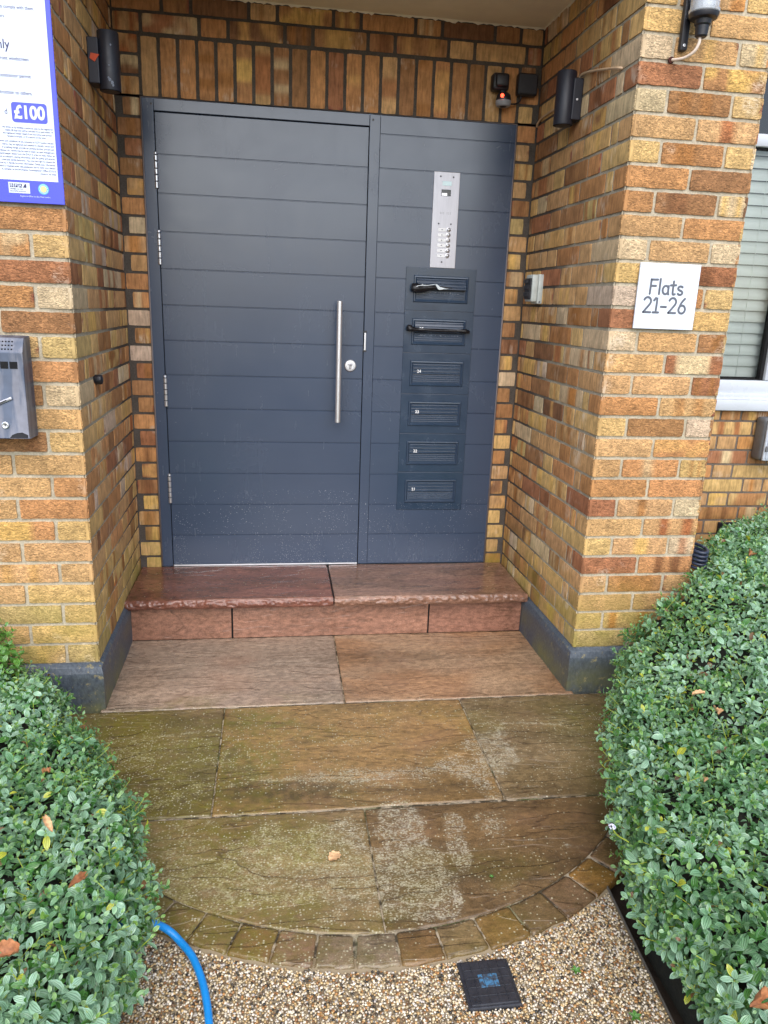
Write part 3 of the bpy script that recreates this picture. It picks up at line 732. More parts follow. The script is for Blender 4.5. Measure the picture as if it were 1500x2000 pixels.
# jointing bed between the stones (pale mortar, mossy in places)
t=NT('jointing'); p=t.pos(); f=t.noise(p,26,4,.6); f2=t.noise(p,9,3); x=t.mix(t.ramp(f,[(.44,0.0),(.58,1.0)]),lin(62,54,38),lin(166,152,128)); x=t.mix(t.ramp(f2,[(.56,0.0),(.68,.7)]),x,lin(74,84,36))
t.base(x); t.set(Roughness=.95); t.bump(f,.6,.004); M['joint']=t.m
mb=MB(); v=[]; 
pts=[(-.73,-.38),(-.73,-.97),(-.95,-.975),(-.95,-1.57)]+[(CX+(RO-.035)*math.cos(R(a)),CY+(RO-.035)*math.sin(R(a))) for a in range(-158,-25,3)]+[(1.40,-1.57),(1.40,-.975),(1.03,-.97),(1.03,-.38)]
N=len(pts); mb.add([(x,y,G-.0045) for x,y in pts]+[(x,y,G-.06) for x,y in pts],[tuple(range(N))]+[(i,(i+1)%N,(i+1)%N+N,i+N)[::-1] for i in range(N)])
bm=bmesh.new(); me_=bpy.data.meshes.new('q'); me_.from_pydata(np.concatenate(mb.v).tolist(),[],mb.f); bm.from_mesh(me_)
bmesh.ops.triangulate(bm,faces=[f for f in bm.faces if len(f.verts)>4]); bmesh.ops.recalc_face_normals(bm,faces=list(bm.faces)); mb=MB(); mb.bm(bm); tag(mb.build('path_jointing',M['joint']),kind='structure')

# --- doorstep
def nomask(x,y):
    li=.10*fbm(x*9,y*9,3); return np.stack([li,0*x,.55*sstep(.45,.6,fbm(x*3,y*8,4))*1.0],-1)
step=thing('doorstep','low sandstone step with two red-brown tread slabs below the door','step',(0.14,-.2,G))
def attach(o,parent):
    o.parent=parent; o.matrix_parent_inverse=Matrix.Translation(-Vector(parent['wl']))
def tread(x0,x1,c,c2):
    o=build_slabs('tread_slab',[dict(x0=x0,x1=x1,y0=-.428,y1=-.002,z=.0262,c=c,c2=c2,depth=.006,rnd=.002)],M['wetstone'],.008,nomask); attach(o,step)
    # rough split front edge
    mbb=MB(); nx=int((x1-x0)/.004); nz=9; X,Zt=np.meshgrid(np.linspace(x0,x1,nx+1),np.linspace(0,1,nz+1))
    Y=-.430-.010*np.sin(np.clip(Zt,0,1)*math.pi)**.6-(fbm(X*55,Zt*4+x0*3,4)-.5)*.020*np.sin(np.clip(Zt*.94+.03,0,1)*math.pi); Zz=.0255-.040*Zt+(vn(X*70,Zt*3)-.5)*.002
    mbb.add(np.stack([X,Y,Zz],-1).reshape(-1,3),[(j*(nx+1)+i,(j+1)*(nx+1)+i,(j+1)*(nx+1)+i+1,j*(nx+1)+i+1) for j in range(nz) for i in range(nx)],0,np.array(lin(*c))*1.08)
    mbb.box(x0,x1,-.431,-.01,-.0145,.016,0,lin(*c)); f=mbb.build('split_edge',M['wetstone'],None,smooth=True,auto=80); f.parent=o
    return o
XSL,XSR=XL0+.004,XR0-.004
tread(XSL,.1325,(118,76,62),(130,84,68)); tread(.1385,XSR,(132,98,80),(140,108,90))
for x0,x1,c in ((XSL+.012,-.305,(144,104,84)),(-.297,.562,(148,108,88)),(.570,XSR-.012,(142,102,84))):
    mbb=MB(); nx=int((x1-x0)/.008); nz=16; X,Zt=np.meshgrid(np.linspace(x0,x1,nx+1),np.linspace(G+.003,-.015,nz+1)); Y=-.397+(fbm(X*4,Zt*14,4)-.5)*.006
    mbb.add(np.stack([X,Y,Zt],-1).reshape(-1,3),[(j*(nx+1)+i,j*(nx+1)+i+1,(j+1)*(nx+1)+i+1,(j+1)*(nx+1)+i) for j in range(nz) for i in range(nx)],0,np.array(lin(*c)))
    mbb.box(x0,x1,-.392,-.37,G,-.016,0,lin(*c)); mbb.build('riser_slab',M['wetstone'],step,smooth=True,auto=60)
mb=MB(); mb.box(XSL,XSR,-.388,-.003,G-.02,-.0155); mb.build('step_core',M['gap'],step)
mb=MB(); mb.box(XSL,XSR,-.41,-.004,-.0145,.0185); mb.build('joint_filler',M['gap'],step)

# --- resin-bound gravel
t=NT('gravel_bed'); t.base(lin(158,142,114)); t.set(Roughness=.8); M['gbed']=t.m
GL,GRr=-.455,.735
mb=MB(); mb.add([(GL,-4.3,G-.010),(GRr-.10,-4.3,G-.010),(GRr-.035,-2.5,G-.010),(GRr,-1.93,G-.010),(GRr,-1.0,G-.010),(GL,-1.0,G-.010)],[(0,1,2,3,4,5)])
mb.add([(GRr-.10,-4.3,G-.010),(GRr-.035,-2.5,G-.010),(GRr,-1.93,G-.010),(GRr-.10,-4.3,G-.09),(GRr-.035,-2.5,G-.09),(GRr,-1.93,G-.09)],[(0,3,4,1),(1,4,5,2)])
tag(mb.build('gravel_path',M['gbed']),kind='structure')
t=NT('pebbles'); c=t.attr('Col').outputs['Color']; t.base(c); t.set(Roughness=.28); t.b.inputs['Specular IOR Level'].default_value=.6; M['pebble']=t.m
def ico(n=0):
    bm=bmesh.new(); bmesh.ops.create_icosphere(bm,subdivisions=1,radius=1); bm.verts.ensure_lookup_table(); v=np.array([x.co[:] for x in bm.verts]); f=np.array([[q.index for q in x.verts] for x in bm.faces]); bm.free(); return v,f
iv,if_=ico()
def scatter_mesh(name,tv,tf,P,Rm,Sc,Cc,mat,smooth=True,extra=None):
    n=len(P); V=np.einsum('nij,nkj->nki',Rm,tv[None]*Sc[:,None,:])+P[:,None,:]; nv=len(tv); k=tf.shape[1]
    Fq=(tf[None]+np.arange(n)[:,None,None]*nv).reshape(-1,k)
    me=bpy.data.meshes.new(name); me.vertices.add(n*nv); me.vertices.foreach_set('co',V.reshape(-1)); me.loops.add(Fq.size); me.loops.foreach_set('vertex_index',Fq.ravel().astype(np.int32))
    me.polygons.add(len(Fq)); me.polygons.foreach_set('loop_start',np.arange(0,Fq.size,k)); me.polygons.foreach_set('loop_total',np.full(len(Fq),k))
    me.polygons.foreach_set('use_smooth',[smooth]*len(Fq)); me.update(calc_edges=True); me.materials.append(mat)
    a=me.color_attributes.new('Col','FLOAT_COLOR','POINT'); a.data.foreach_set('color',np.c_[np.repeat(Cc,nv,0),np.ones(n*nv)].ravel().astype(np.float32))
    if extra is not None:
        a=me.color_attributes.new('LeafUV','FLOAT_COLOR','POINT'); a.data.foreach_set('color',np.tile(np.c_[extra,np.ones(nv)],(n,1)).ravel().astype(np.float32))
    o=bpy.data.objects.new(name,me); col.objects.link(o); return o
def rotm(n,tilt=None):
    a=rng.random(n)*2*math.pi; b=(rng.random(n)-.5)*(1.2 if tilt is None else tilt); c=(rng.random(n)-.5)*(1.2 if tilt is None else tilt)
    ca,sa,cb,sb,cc,sc=np.cos(a),np.sin(a),np.cos(b),np.sin(b),np.cos(c),np.sin(c); Z=np.zeros(n);O=np.ones(n)
    A=np.stack([ca,-sa,Z,sa,ca,Z,Z,Z,O],-1).reshape(n,3,3);B=np.stack([cb,Z,sb,Z,O,Z,-sb,Z,cb],-1).reshape(n,3,3);Cx=np.stack([O,Z,Z,Z,cc,-sc,Z,sc,cc],-1).reshape(n,3,3)
    return A@B@Cx
# pebbles: jittered grid, only where the gravel shows
px,py=np.meshgrid(np.arange(GL+.004,GRr,  .0052),np.arange(-2.62,-1.80,  .0052)); px=px.ravel()+(rng.random(px.size)-.5)*.0045; py=py.ravel()+(rng.random(py.size)-.5)*.0045
edge_x=GRr-.004-np.clip((-1.93-py)/.57,0,2)*.035
ok=(np.hypot(px-CX,py-CY)>RO+.000+vn(px*50,py*50)*.008)&(px<edge_x)&~((px>.2925)&(px<.4065)&(py<-2.122)&(py>-2.237)); px,py=px[ok],py[ok]; n=len(px)
pal=np.array([lin(*c) for c in ((226,214,192),(206,188,152),(190,160,110),(170,122,70),(142,98,56),(110,86,62),(74,66,54),(44,42,38),(150,140,122),(188,180,170))]); pw=np.array([.22,.23,.14,.07,.04,.05,.07,.05,.07,.08]); pw/=pw.sum()
sc=(.0022+.0017*rng.random((n,1))**1.8)*np.c_[.8+.5*rng.random(n),.8+.5*rng.random(n),.55+.35*rng.random(n)]
peb=scatter_mesh('gravel',iv,if_,np.c_[px,py,G-.0075+.003*rng.random(n)],rotm(n),sc,pal[rng.choice(len(pal),n,p=pw)]*(.8+.4*rng.random((n,1))),M['pebble'])
tag(peb,kind='stuff')
n2=70; lx=GL+.02+rng.random(n2)*(GRr-GL-.08); ly=-2.55+rng.random(n2)*.62; ok=(np.hypot(lx-CX,ly-CY)>RO+.01)&(lx<.64)&~((lx>.28)&(lx<.42)&(ly<-2.11)&(ly>-2.25)); lx,ly=lx[ok],ly[ok]; n2=len(lx)
lit=scatter_mesh('leaf_litter',iv,if_,np.c_[lx,ly,np.full(n2,G-.0035)],rotm(n2,.4),np.c_[.002+.006*rng.random(n2),.0008+.002*rng.random(n2),np.full(n2,.0006)],np.array(lin(74,52,34))*(.7+.9*rng.random((n2,1))),M['pebble']); tag(lit,kind='stuff')
# thin steel edging of the gravel
mb=MB(); mb.tube([(GRr+.001,-1.93,G-.006),(GRr-.034,-2.5,G-.006),(GRr-.099,-4.3,G-.006)],.003,6); tag(mb.build('gravel_edging',simple('edge_metal',lin(120,116,108),.5,.6)),kind='structure')

# ================================================================== HEDGES
t=NT('leaf'); c=t.attr('Col').outputs['Color']; uv=t.attr('LeafUV'); sp=t.n('ShaderNodeSeparateColor'); t.l(uv.outputs['Color'],sp.inputs[0])
# veins: midrib and two side veins, darker and sunk
u_=sp.outputs[0]; v_=sp.outputs[1]
m0=t.math('ABSOLUTE',t.math('SUBTRACT',u_,.5)); vein0=t.ramp(m0,[(.0,1.0),(.07,0.0)]); 
m1=t.math('ABSOLUTE',t.math('SUBTRACT',m0,.24)); vein1=t.ramp(m1,[(.0,.85),(.065,0.0)])
vv=t.math('MAXIMUM',vein0,vein1)
x=t.mix(t.math('MULTIPLY',vv,.80),c,t.mix(1.0,c,(.28,.34,.30),'MULTIPLY'))
t.base(x); t.set(Roughness=.26); t.b.inputs['Specular IOR Level'].default_value=1.0
t.b.inputs['Transmission Weight'].default_value=0; hh=t.math('SUBTRACT',1.0,vv); t.bump(hh,.6,.0012)
dif=t.n('ShaderNodeBsdfTranslucent'); t.l(t.mix(1.0,x,(1.3,1.5,.6),'MULTIPLY'),dif.inputs[0]); ms=t.n('ShaderNodeMixShader'); ms.inputs[0].default_value=.16; t.l(t.b.outputs[0],ms.inputs[1]); t.l(dif.outputs[0],ms.inputs[2]); t.l(ms.outputs[0],t.out.inputs[0]); M['leaf']=t.m
M['twig']=simple('twig',lin(92,74,50),.7); M['shoot']=simple('green_shoot',lin(150,165,50),.5)
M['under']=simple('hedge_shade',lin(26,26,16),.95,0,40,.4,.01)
# leaf template: 5 rows x 3 columns, folded and arched, length 1 along +X, width 1 in Y
def leaf_t(w=.52):
    rows=[(0.0,.10,0.0),(.22,.80,.045),(.50,1.0,.06),(.78,.78,.03),(1.0,.12,-.05)]; v=[];uvw=[]
    for (x,ww,z) in rows:
        for s in (-1,0,1): v.append((x,s*ww*w/2,z+(.085*ww if s else 0))); uvw.append((.5+s*.5,x,0))
    f=[(i*3+j,(i+1)*3+j,(i+1)*3+j+1,i*3+j+1) for i in range(4) for j in range(2)]
    return np.array(v),np.array(f)[:,::-1],np.array(uvw)
lv,lf,luv=leaf_t()
def frame_from(nrm,spin):
    n=nrm/np.linalg.norm(nrm,axis=1,keepdims=True); a=np.where(np.abs(n[:,2:3])<.9,np.array([[0,0,1.]]),np.array([[1.,0,0]]))
    x=np.cross(a,n); x/=np.linalg.norm(x,axis=1,keepdims=True); y=np.cross(n,x); c,s=np.cos(spin)[:,None],np.sin(spin)[:,None]
    return np.stack([x*c+y*s,-x*s+y*c,n],-1)
def foliage(P,Nr,size,colf,per=(3,4),name='foliage',parent=None,loc=(0,0,0)):
    """shoots at P pointing along Nr: opposite leaf pairs turning round the stem, tip leaves small and bright"""
    n=len(P); lp=[];lr=[];ls=[];lc=[];spin=rng.random(n)*6.283; F0=frame_from(Nr,spin); L=size*(1.1+.5*rng.random(n))
    npairs=per[1]
    for k in range(npairs):
        t_=k/(npairs-1); keep=rng.random(n)<(.75 if k==0 else .97)
        for s in (0,1):
            az=k*1.5708+s*math.pi+(rng.random(n)-.5)*.7; el=(.05+.80*t_**1.8)+(rng.random(n)-.5)*.5
            d=np.stack([np.cos(az)*np.cos(el),np.sin(az)*np.cos(el),np.sin(el)],-1); dw=np.einsum('nij,nj->ni',F0,d)
            # leaf upper side faces outwards along the shoot
            up=F0[:,:,2]+(rng.random((n,3))-.5)*.5+np.array([0,0,.35]); y=np.cross(up,dw); y/=np.linalg.norm(y,axis=1,keepdims=True); z=np.cross(dw,y)
            Rm=np.stack([dw,y,z],-1); sc_=size*(1.0-.55*t_**1.5)*(.55+.8*rng.random(n)**1.2); Sc=np.c_[sc_,sc_*(.85+.4*rng.random(n)),sc_]
            base=P+F0[:,:,2]*(L*(t_-1.0)*.9)[:,None]+dw*(size*.08)
            m=keep; lp.append(base[m]);lr.append(Rm[m]);ls.append(Sc[m]);lc.append(colf(base[m],t_,rng.random(m.sum())))
    P_,R_,S_,C_=map(np.concatenate,(lp,lr,ls,lc))
    o=scatter_mesh(name,lv,lf,P_,R_,S_,C_,M['leaf'],True,luv)
    if parent: attach(o,parent)
    return o
def stems(P,Nr,size,parent,frac=.35,mat='shoot',r=.0009):
    idx=np.where(rng.random(len(P))<frac)[0]; mb=MB()
    for i in idx:
        p=P[i]; n_=Nr[i]/np.linalg.norm(Nr[i]); q=p-n_*size*1.7+(rng.random(3)-.5)*.012
        mb.tube([q,(p+q)/2+(rng.random(3)-.5)*.004,p+n_*.002],r,3)
    return mb.build('stems',M[mat],parent)
G1=np.array(lin(116,162,116)); G2=np.array(lin(154,192,160)); G3=np.array(lin(74,128,56)); GT=np.array(lin(148,190,84)); GY=np.array(lin(190,196,66)); GB=np.array(lin(128,92,58))
def hedge_col(P,t_,r):
    m=sstep(.3,.7,fbm(P[:,0]*9,P[:,1]*9,3))[:,None]; c=G1*(1-m)+G2*m
    c=np.where((r<.22)[:,None],G3,c); c=c*(.8+.4*rng.random((len(P),1)))
    if t_>.85: k=(.25+.5*rng.random((len(P),1))); c=c*(1-k)+GT*k
    c=np.where((r>.985)[:,None],GY,c); c=np.where((r<.006)[:,None],GB,c); return c
class Hedge:
    def __init__(s,poly,hf,r=.10,jit=.02): s.poly=[Vector((*p,0)) for p in poly]; s.P=np.array(poly); s.hf=hf; s.r=r; s.jit=jit
    def sd(s,x,y):
        P=s.P; d=np.full(x.shape,9e9); ins=np.zeros(x.shape,bool); n=len(P)
        for i in range(n):
            a=P[i];b=P[(i+1)%n]; e=b-a; t_=np.clip(((x-a[0])*e[0]+(y-a[1])*e[1])/(e@e),0,1); d=np.minimum(d,np.hypot(x-a[0]-t_*e[0],y-a[1]-t_*e[1]))
            c=((a[1]>y)!=(b[1]>y))&(x<(b[0]-a[0])*(y-a[1])/(b[1]-a[1]+1e-12)+a[0]); ins^=c
        return np.where(ins,d,-d)
    def top(s,x,y):
        d=np.clip(s.sd(x,y),0,s.r); r=s.r; b=(fbm(x*13,y*13,3)-.5)*.095+(vn(x*30,y*30)-.5)*.034
        return s.hf(x,y)+b-r*(1-np.sqrt(np.clip(1-((r-d)/r)**2,0,1)))
    def samples(s,step,x0,x1,y0,y1,side_edges,zbot):
        X,Y=np.meshgrid(np.arange(x0,x1,step),np.arange(y0,y1,step)); X=X.ravel()+(rng.random(X.size)-.5)*step*1.1; Y=Y.ravel()+(rng.random(Y.size)-.5)*step*1.1
        d=s.sd(X,Y); ok=d>.004; X,Y=X[ok],Y[ok]; Z=s.top(X,Y); e=.006
        gx=(s.top(X+e,Y)-s.top(X-e,Y))/(2*e); gy=(s.top(X,Y+e)-s.top(X,Y-e))/(2*e); gx=np.clip(gx,-2.5,2.5); gy=np.clip(gy,-2.5,2.5)
        Nn=np.c_[-gx,-gy,np.ones(len(X))]; Nn/=np.linalg.norm(Nn,axis=1,keepdims=True)
        P=[np.c_[X,Y,Z]];N=[Nn]
        for (i,j) in side_edges:
            a=s.P[i];b=s.P[j]; L=np.hypot(*(b-a)); ztop=float(np.mean(s.hf(np.array([a[0],b[0]]),np.array([a[1],b[1]]))))-s.r*.55
            ns=int(L/step*(ztop-zbot)/step*1.15)
            if ns<1: continue
            t_=rng.random(ns); z=zbot+(ztop-zbot)*rng.random(ns)**.8; nn=np.array([(b-a)[1],-(b-a)[0]])/L
            if s.sd(np.array([(a+b)[0]/2+nn[0]*.01]),np.array([(a+b)[1]/2+nn[1]*.01]))[0]>0: nn=-nn
            bulge=.02*np.sin(np.clip((z-zbot)/(ztop-zbot),0,1)*math.pi)+(fbm(t_*L*9+i,z*12,2)-.5)*.05
            # undercut towards the ground
            inw=.075*np.clip(1-(z-zbot)/(.6*(ztop-zbot)),0,1)
            P.append(np.c_[a[0]+(b-a)[0]*t_+nn[0]*(bulge-inw),a[1]+(b-a)[1]*t_+nn[1]*(bulge-inw),z]); N.append(np.tile(np.array([nn[0],nn[1],.55]),(ns,1))+(rng.random((ns,3))-.5)*.6)
        return np.concatenate(P),np.concatenate(N)
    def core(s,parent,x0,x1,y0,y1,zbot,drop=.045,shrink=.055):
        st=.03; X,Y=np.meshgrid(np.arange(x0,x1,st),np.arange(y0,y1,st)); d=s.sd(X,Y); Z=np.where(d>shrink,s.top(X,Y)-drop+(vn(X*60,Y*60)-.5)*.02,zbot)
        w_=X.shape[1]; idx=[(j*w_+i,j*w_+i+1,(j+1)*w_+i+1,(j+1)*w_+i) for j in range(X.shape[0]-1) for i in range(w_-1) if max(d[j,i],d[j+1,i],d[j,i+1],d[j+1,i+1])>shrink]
        mb=MB(); mb.add(np.stack([X,Y,Z],-1).reshape(-1,3),idx); o=mb.build('shade_core',M['under'],parent); return o  # dark filler sheet, coloured as the shade between the leaves
def hedge(name,label,poly,hf,box,sides,step,size,r=.075,zbot=G-.03):
    root=thing(name,label,'hedge',(float(np.mean([p[0] for p in poly])),float(np.mean([p[1] for p in poly])),-.2))
    h=Hedge(poly,hf,r); P,Nn=h.samples(step,*box,sides,zbot+.06)
    Nj=Nn+(rng.random(Nn.shape)-.5)*.75
    P2=P-Nn*.006+Nn*((rng.random((len(P),1))**2.5)*.042)
    foliage(P2,Nj,size,hedge_col,(3,4),'foliage',root)
    # second, sunken layer closes the gaps; its leaf colour is darkened as inner shade
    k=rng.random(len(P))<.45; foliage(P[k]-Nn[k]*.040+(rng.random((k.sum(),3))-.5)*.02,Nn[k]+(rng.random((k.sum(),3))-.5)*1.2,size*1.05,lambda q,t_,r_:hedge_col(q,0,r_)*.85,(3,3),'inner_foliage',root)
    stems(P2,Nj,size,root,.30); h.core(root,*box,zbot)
    return root,h,P,Nn
polyR=[(.735,-2.95),(.72,-2.35),(.715,-2.10),(.80,-1.84),(.915,-1.54),(1.06,-1.28),(1.19,-1.06),(1.28,-.985),(1.52,-.99),(1.60,-.72),(1.90,-.44),(2.30,-.16),(2.7,-.02),(3.1,-.02),(3.1,-2.95)]
hR=lambda x,y:.095+.235*sstep(1.10,1.50,x)*sstep(-2.4,-1.2,y)+.02*sstep(.7,.9,x)
hedge('clipped_hedge','dense glossy green hedge to the right of the path, running up to the window wall',polyR,hR,(.6,2.9,-2.85,.0),[(0,1),(1,2),(2,3),(3,4),(4,5),(5,6),(6,7)],.0222,.0275)
polyL=[(-.50,-2.95),(-.45,-2.40),(-.405,-2.12),(-.405,-1.97),(-.50,-1.72),(-.62,-1.50),(-.775,-1.25),(-.93,-1.02),(-1.02,-.975),(-2.4,-.975),(-2.4,-2.95)]
hL=lambda x,y:.075+0*x
hedge('clipped_hedge','dense glossy green hedge left of the path, with the blue hose coming out',polyL,hL,(-1.45,-.36,-2.8,-.97),[(1,0),(2,1),(3,2),(4,3),(5,4),(6,5),(7,6)],.0222,.0275)
# taller light-green shrub beside the left pier
sh=thing('leafy_shrub','taller light green shrub growing behind the left hedge against the brick pier','shrub',(-1.12,-1.06,-.2))
n=150; a=rng.random(n)*6.283; b=np.arccos(rng.random(n)*1.1-.1); Pd=np.c_[np.cos(a)*np.sin(b),np.sin(a)*np.sin(b),np.cos(b)]; P=np.array([-1.05,-1.09,.075])+Pd*np.array([.13,.08,.19])*(.75+.3*rng.random((n,1)))
SG=np.array(lin(104,160,66)); foliage(P,Pd+np.array([0,0,.5])+(rng.random((n,3))-.5)*.6,.034,lambda q,t_,r_:SG*(.7+.5*rng.random((len(q),1))),(3,3),'foliage',sh)
stems(P,Pd,.05,sh,.7,'twig',.0013)

# ================================================================== LOOSE THINGS
M['dryleaf']=simple('dry_leaf',lin(176,120,80),.6,0,120,.35); M['dryleaf2']=simple('pale_dry_leaf',lin(206,166,122),.6,0,120,.3)
def dry_leaf(loc,L,W,rot,label,mat,curl=.35,tilt=(0,0),group='fallen leaves'):
    if L>.04: L*=.70; W*=.75; loc=(loc[0],loc[1],loc[2]-.004)
    mb=MB(); nx,ny=10,6; v=[];f=[]
    Rm=Matrix.Rotation(rot,4,'Z')@Matrix.Rotation(tilt[0],4,'X')@Matrix.Rotation(tilt[1],4,'Y')
    for side in (0,1):
        for i in range(nx+1):
            t_=i/nx; ww=W*math.sin(math.pi*min(1,.06+t_*.9))**.7*(1+.12*math.sin(t_*23))
            for j in range(ny+1):
                s_=j/ny*2-1; z=curl*abs(s_)**2*W+.10*L*math.sin(t_*3.1)+.002*math.sin(i*1.9+j*2.3)-side*.0006
                p=Rm@Vector((L*(t_-.5),s_*ww/2,z)); v.append(tuple(Vector(loc)+p))
    w_=ny+1; K=(nx+1)*w_
    for i in range(nx):
        for j in range(ny):
            q=(i*w_+j,(i+1)*w_+j,(i+1)*w_+j+1,i*w_+j+1); f.append(q); f.append(tuple(K+k for k in q[::-1]))
    mb.add(v,f); o=mb.build('fallen_leaf',M[mat],None,smooth=True); tag(o,label,'leaf',group); return o
dry_leaf((.042,-1.770,G+.004),.036,.032,.6,'small pale brown leaf lying alone in the middle of the stone path','dryleaf2',.15)
dry_leaf((-.668,-1.747,.125),.055,.022,2.2,'curled brown leaf caught in the upper part of the left hedge','dryleaf',.5,(.3,.5))
dry_leaf((-.609,-1.94,.125),.062,.020,-1.0,'long tan leaf lying on top of the left hedge, near its middle','dryleaf2',.5,(.2,.4))
dry_leaf((-.505,-2.12,.125),.070,.022,1.0,'long twisted brown leaf on the left hedge, above the hose','dryleaf',.6,(.5,.3))
dry_leaf((-.585,-2.285,.125),.060,.040,.3,'dark red-brown leaf at the lower left edge of the left hedge','dryleaf',.6,(.3,.2))
dry_leaf((1.143,-1.576,.165),.062,.020,.1,'pale long leaf lying across the right hedge','dryleaf2',.5,(.2,.0))
dry_leaf((1.136,-1.683,.165),.036,.026,1.2,'small pink-brown leaf on the right hedge, just below the long pale one','dryleaf2',.4,(.3,.2))
dry_leaf((1.70,-.93,.375),.060,.040,.7,'dark brown curled leaf high on the right hedge, near the window wall','dryleaf',.6,(.4,.3))
dry_leaf((.9325,-1.961,.155),.060,.018,.9,'narrow tan leaf on the right hedge, level with the second row of paving','dryleaf2',.5,(.4,.4))
dry_leaf((.70,-2.522,.125),.062,.045,.2,'crumpled orange-brown leaf in the bottom corner of the right hedge','dryleaf',.8,(.5,.5))
# little flower at the hedge edge
fl=thing('hedge_flower','small pale lilac flower head poking out of the right hedge over the path','flower',(.655,-2.04,.02))
mb=MB()
for i in range(26):
    a=random.random()*6.28; b=random.random()*1.4; mb.lathe([(.0,-.0022),(.0022,0),(.0,.0022)],(.652+.008*math.cos(a)*math.sin(b),-2.062+.008*math.sin(a)*math.sin(b),.115+.007*math.cos(b)),n=6)
mb.build('flower_head',simple('lilac_white',lin(214,214,232),.6),fl,smooth=True)
mb=MB(); mb.tube([(.70,-2.06,.07),(.67,-2.06,.09),(.653,-2.061,.112)],.0012,5); mb.build('stem',M['shoot'],fl)
# weeds in the gravel
for (x,y,s_,lab) in ((.551,-2.175,.013,'tiny green seedling in the gravel, level with the drain cover'),(.632,-2.296,.015,'tiny green seedling in the gravel in the bottom right corner of the path'),(.441,-1.879,.007,'tiny green sprout on the stone path near its curved edge')):
    n=5; P=np.tile(np.array([[x,y,G+.004]]),(n,1)); a=np.arange(n)*1.26+random.random(); d=np.c_[np.cos(a),np.sin(a),np.full(n,.4)]; d/=np.linalg.norm(d,axis=1,keepdims=True)
    yv=np.cross(np.tile([0,0,1.],(n,1)),d); yv/=np.linalg.norm(yv,axis=1,keepdims=True); z=np.cross(d,yv)
    o=scatter_mesh('seedling',lv,lf,P,np.stack([d,yv,z],-1),np.full((n,3),s_),np.tile(np.array(lin(92,150,62)),(n,1)),M['leaf'],True,luv); tag(o,lab,'seedling','seedlings on the path')
# hose
M['hose']=simple('blue_hose',lin(26,138,216),.30,0,30,.08)
hz=G+.0095
mb=MB(); mb.tube(spline([(-.56,-2.05,G+.10),(-.50,-2.035,G+.095),(-.440,-2.026,G+.088),(-.388,-2.002,G+.060),(-.356,-1.995,G+.032),(-.328,-2.012,G+.014),(-.2953,-2.055,hz),(-.2668,-2.125,hz),(-.2475,-2.21,hz),(-.232,-2.35,hz),(-.225,-2.6,hz),(-.24,-2.9,hz)],8),.0084,14)
tag(mb.build('garden_hose',M['hose'],smooth=True),'blue garden hose curving out of the left hedge on to the gravel','hose')
# inspection cover
cv=thing('inspection_cover','square black plastic drain cover with a worn blue square in the gravel','drain cover',(.35,-2.178,G))
t=NT('black_plastic_wet'); p=t.pos(); f=t.noise(p,60,4); t.base(t.mix(1.0,lin(46,48,54),t.ramp(f,[(.3,.8),(.7,1.2)]),'MULTIPLY')); t.set(Roughness=t.ramp(t.noise(p,20,4),[(.35,.18),(.65,.45)])); t.bump(f,.3,.001); M['wetblack']=t.m
t=NT('worn_blue'); p=t.pos(); f=t.noise(p,90,5,.7); t.base(t.mix(t.ramp(f,[(.44,0.0),(.54,1.0)]),lin(58,66,76),lin(66,118,154))); t.set(Roughness=.4); M['wornblue']=t.m
mb=MB(); mb.bbox(.2905,.4075,-2.2385,-2.1205,G-.02,G+.001,.003); mb.build('cover_frame',M['wetblack'],cv)
mb=MB(); x0,x1,y0,y1=.2975,.4015,-2.2325,-2.1265
mb.bbox(x0,x1,y0,y1,G-.004,G+.0035,.002)
for i in range(1,5):
    u=x0+(x1-x0)*i/5; v_=y0+(y1-y0)*i/5
    mb.bbox(u-.0008,u+.0008,y0+.004,y1-.004,G+.003,G+.0048,.0005); mb.bbox(x0+.004,x1-.004,v_-.0008,v_+.0008,G+.003,G+.0048,.0005)
lid=mb.build('cover_lid',M['wetblack'],cv)
mb=MB(); mb.bbox(.328,.371,-2.192,-2.160,G+.003,G+.0046,.0006); mb.build('blue_square',M['wornblue'],lid)
mb=MB(); mb.lathe([(.0085,0),(.0085,.0018),(.0065,.0018),(.0065,.0004),(0,.0004)],(.350,-2.149,G+.0034),n=20); mb.build('moulded_ring',M['wetblack'],lid); mb=MB(); mb.lathe([(.006,0),(.006,.0016),(.004,.0016),(.004,.0004),(0,.0004)],(.313,-2.222,G+.0034),n=20); mb.build('moulded_ring',M['wetblack'],lid)

# ================================================================== FITTINGS ON THE WALLS
def text_mb(s,size,loc,mat_name,parent,name,align='LEFT',bold=0,sx=1.0,mat=None,group=None):
    cu=bpy.data.curves.new('txt','FONT'); cu.body=s; cu.size=size; cu.align_x=align; cu.align_y='CENTER'; cu.extrude=.00015; cu.offset=bold*size
    ob=bpy.data.objects.new('txt',cu); col.objects.link(ob); dg=bpy.context.evaluated_depsgraph_get(); dg.update()
    me=bpy.data.meshes.new_from_object(ob.evaluated_get(dg)); bpy.data.objects.remove(ob); bpy.data.curves.remove(cu)
    v=np.array([x.co[:] for x in me.vertices]) if len(me.vertices) else np.zeros((0,3)); f=[tuple(p.vertices) for p in me.polygons]; bpy.data.meshes.remove(me)
    V=np.c_[loc[0]+v[:,0]*sx,np.full(len(v),loc[1])-v[:,2],loc[2]+v[:,1]]
    mb=MB(); mb.add(V,f); return mb.build(name,mat or M[mat_name],parent)
M['ink']=simple('grey_ink',lin(92,96,106),.5); M['white_ink']=simple('white_ink',lin(236,238,240),.4); M['navy_ink']=simple('navy_ink',lin(48,50,92),.5)

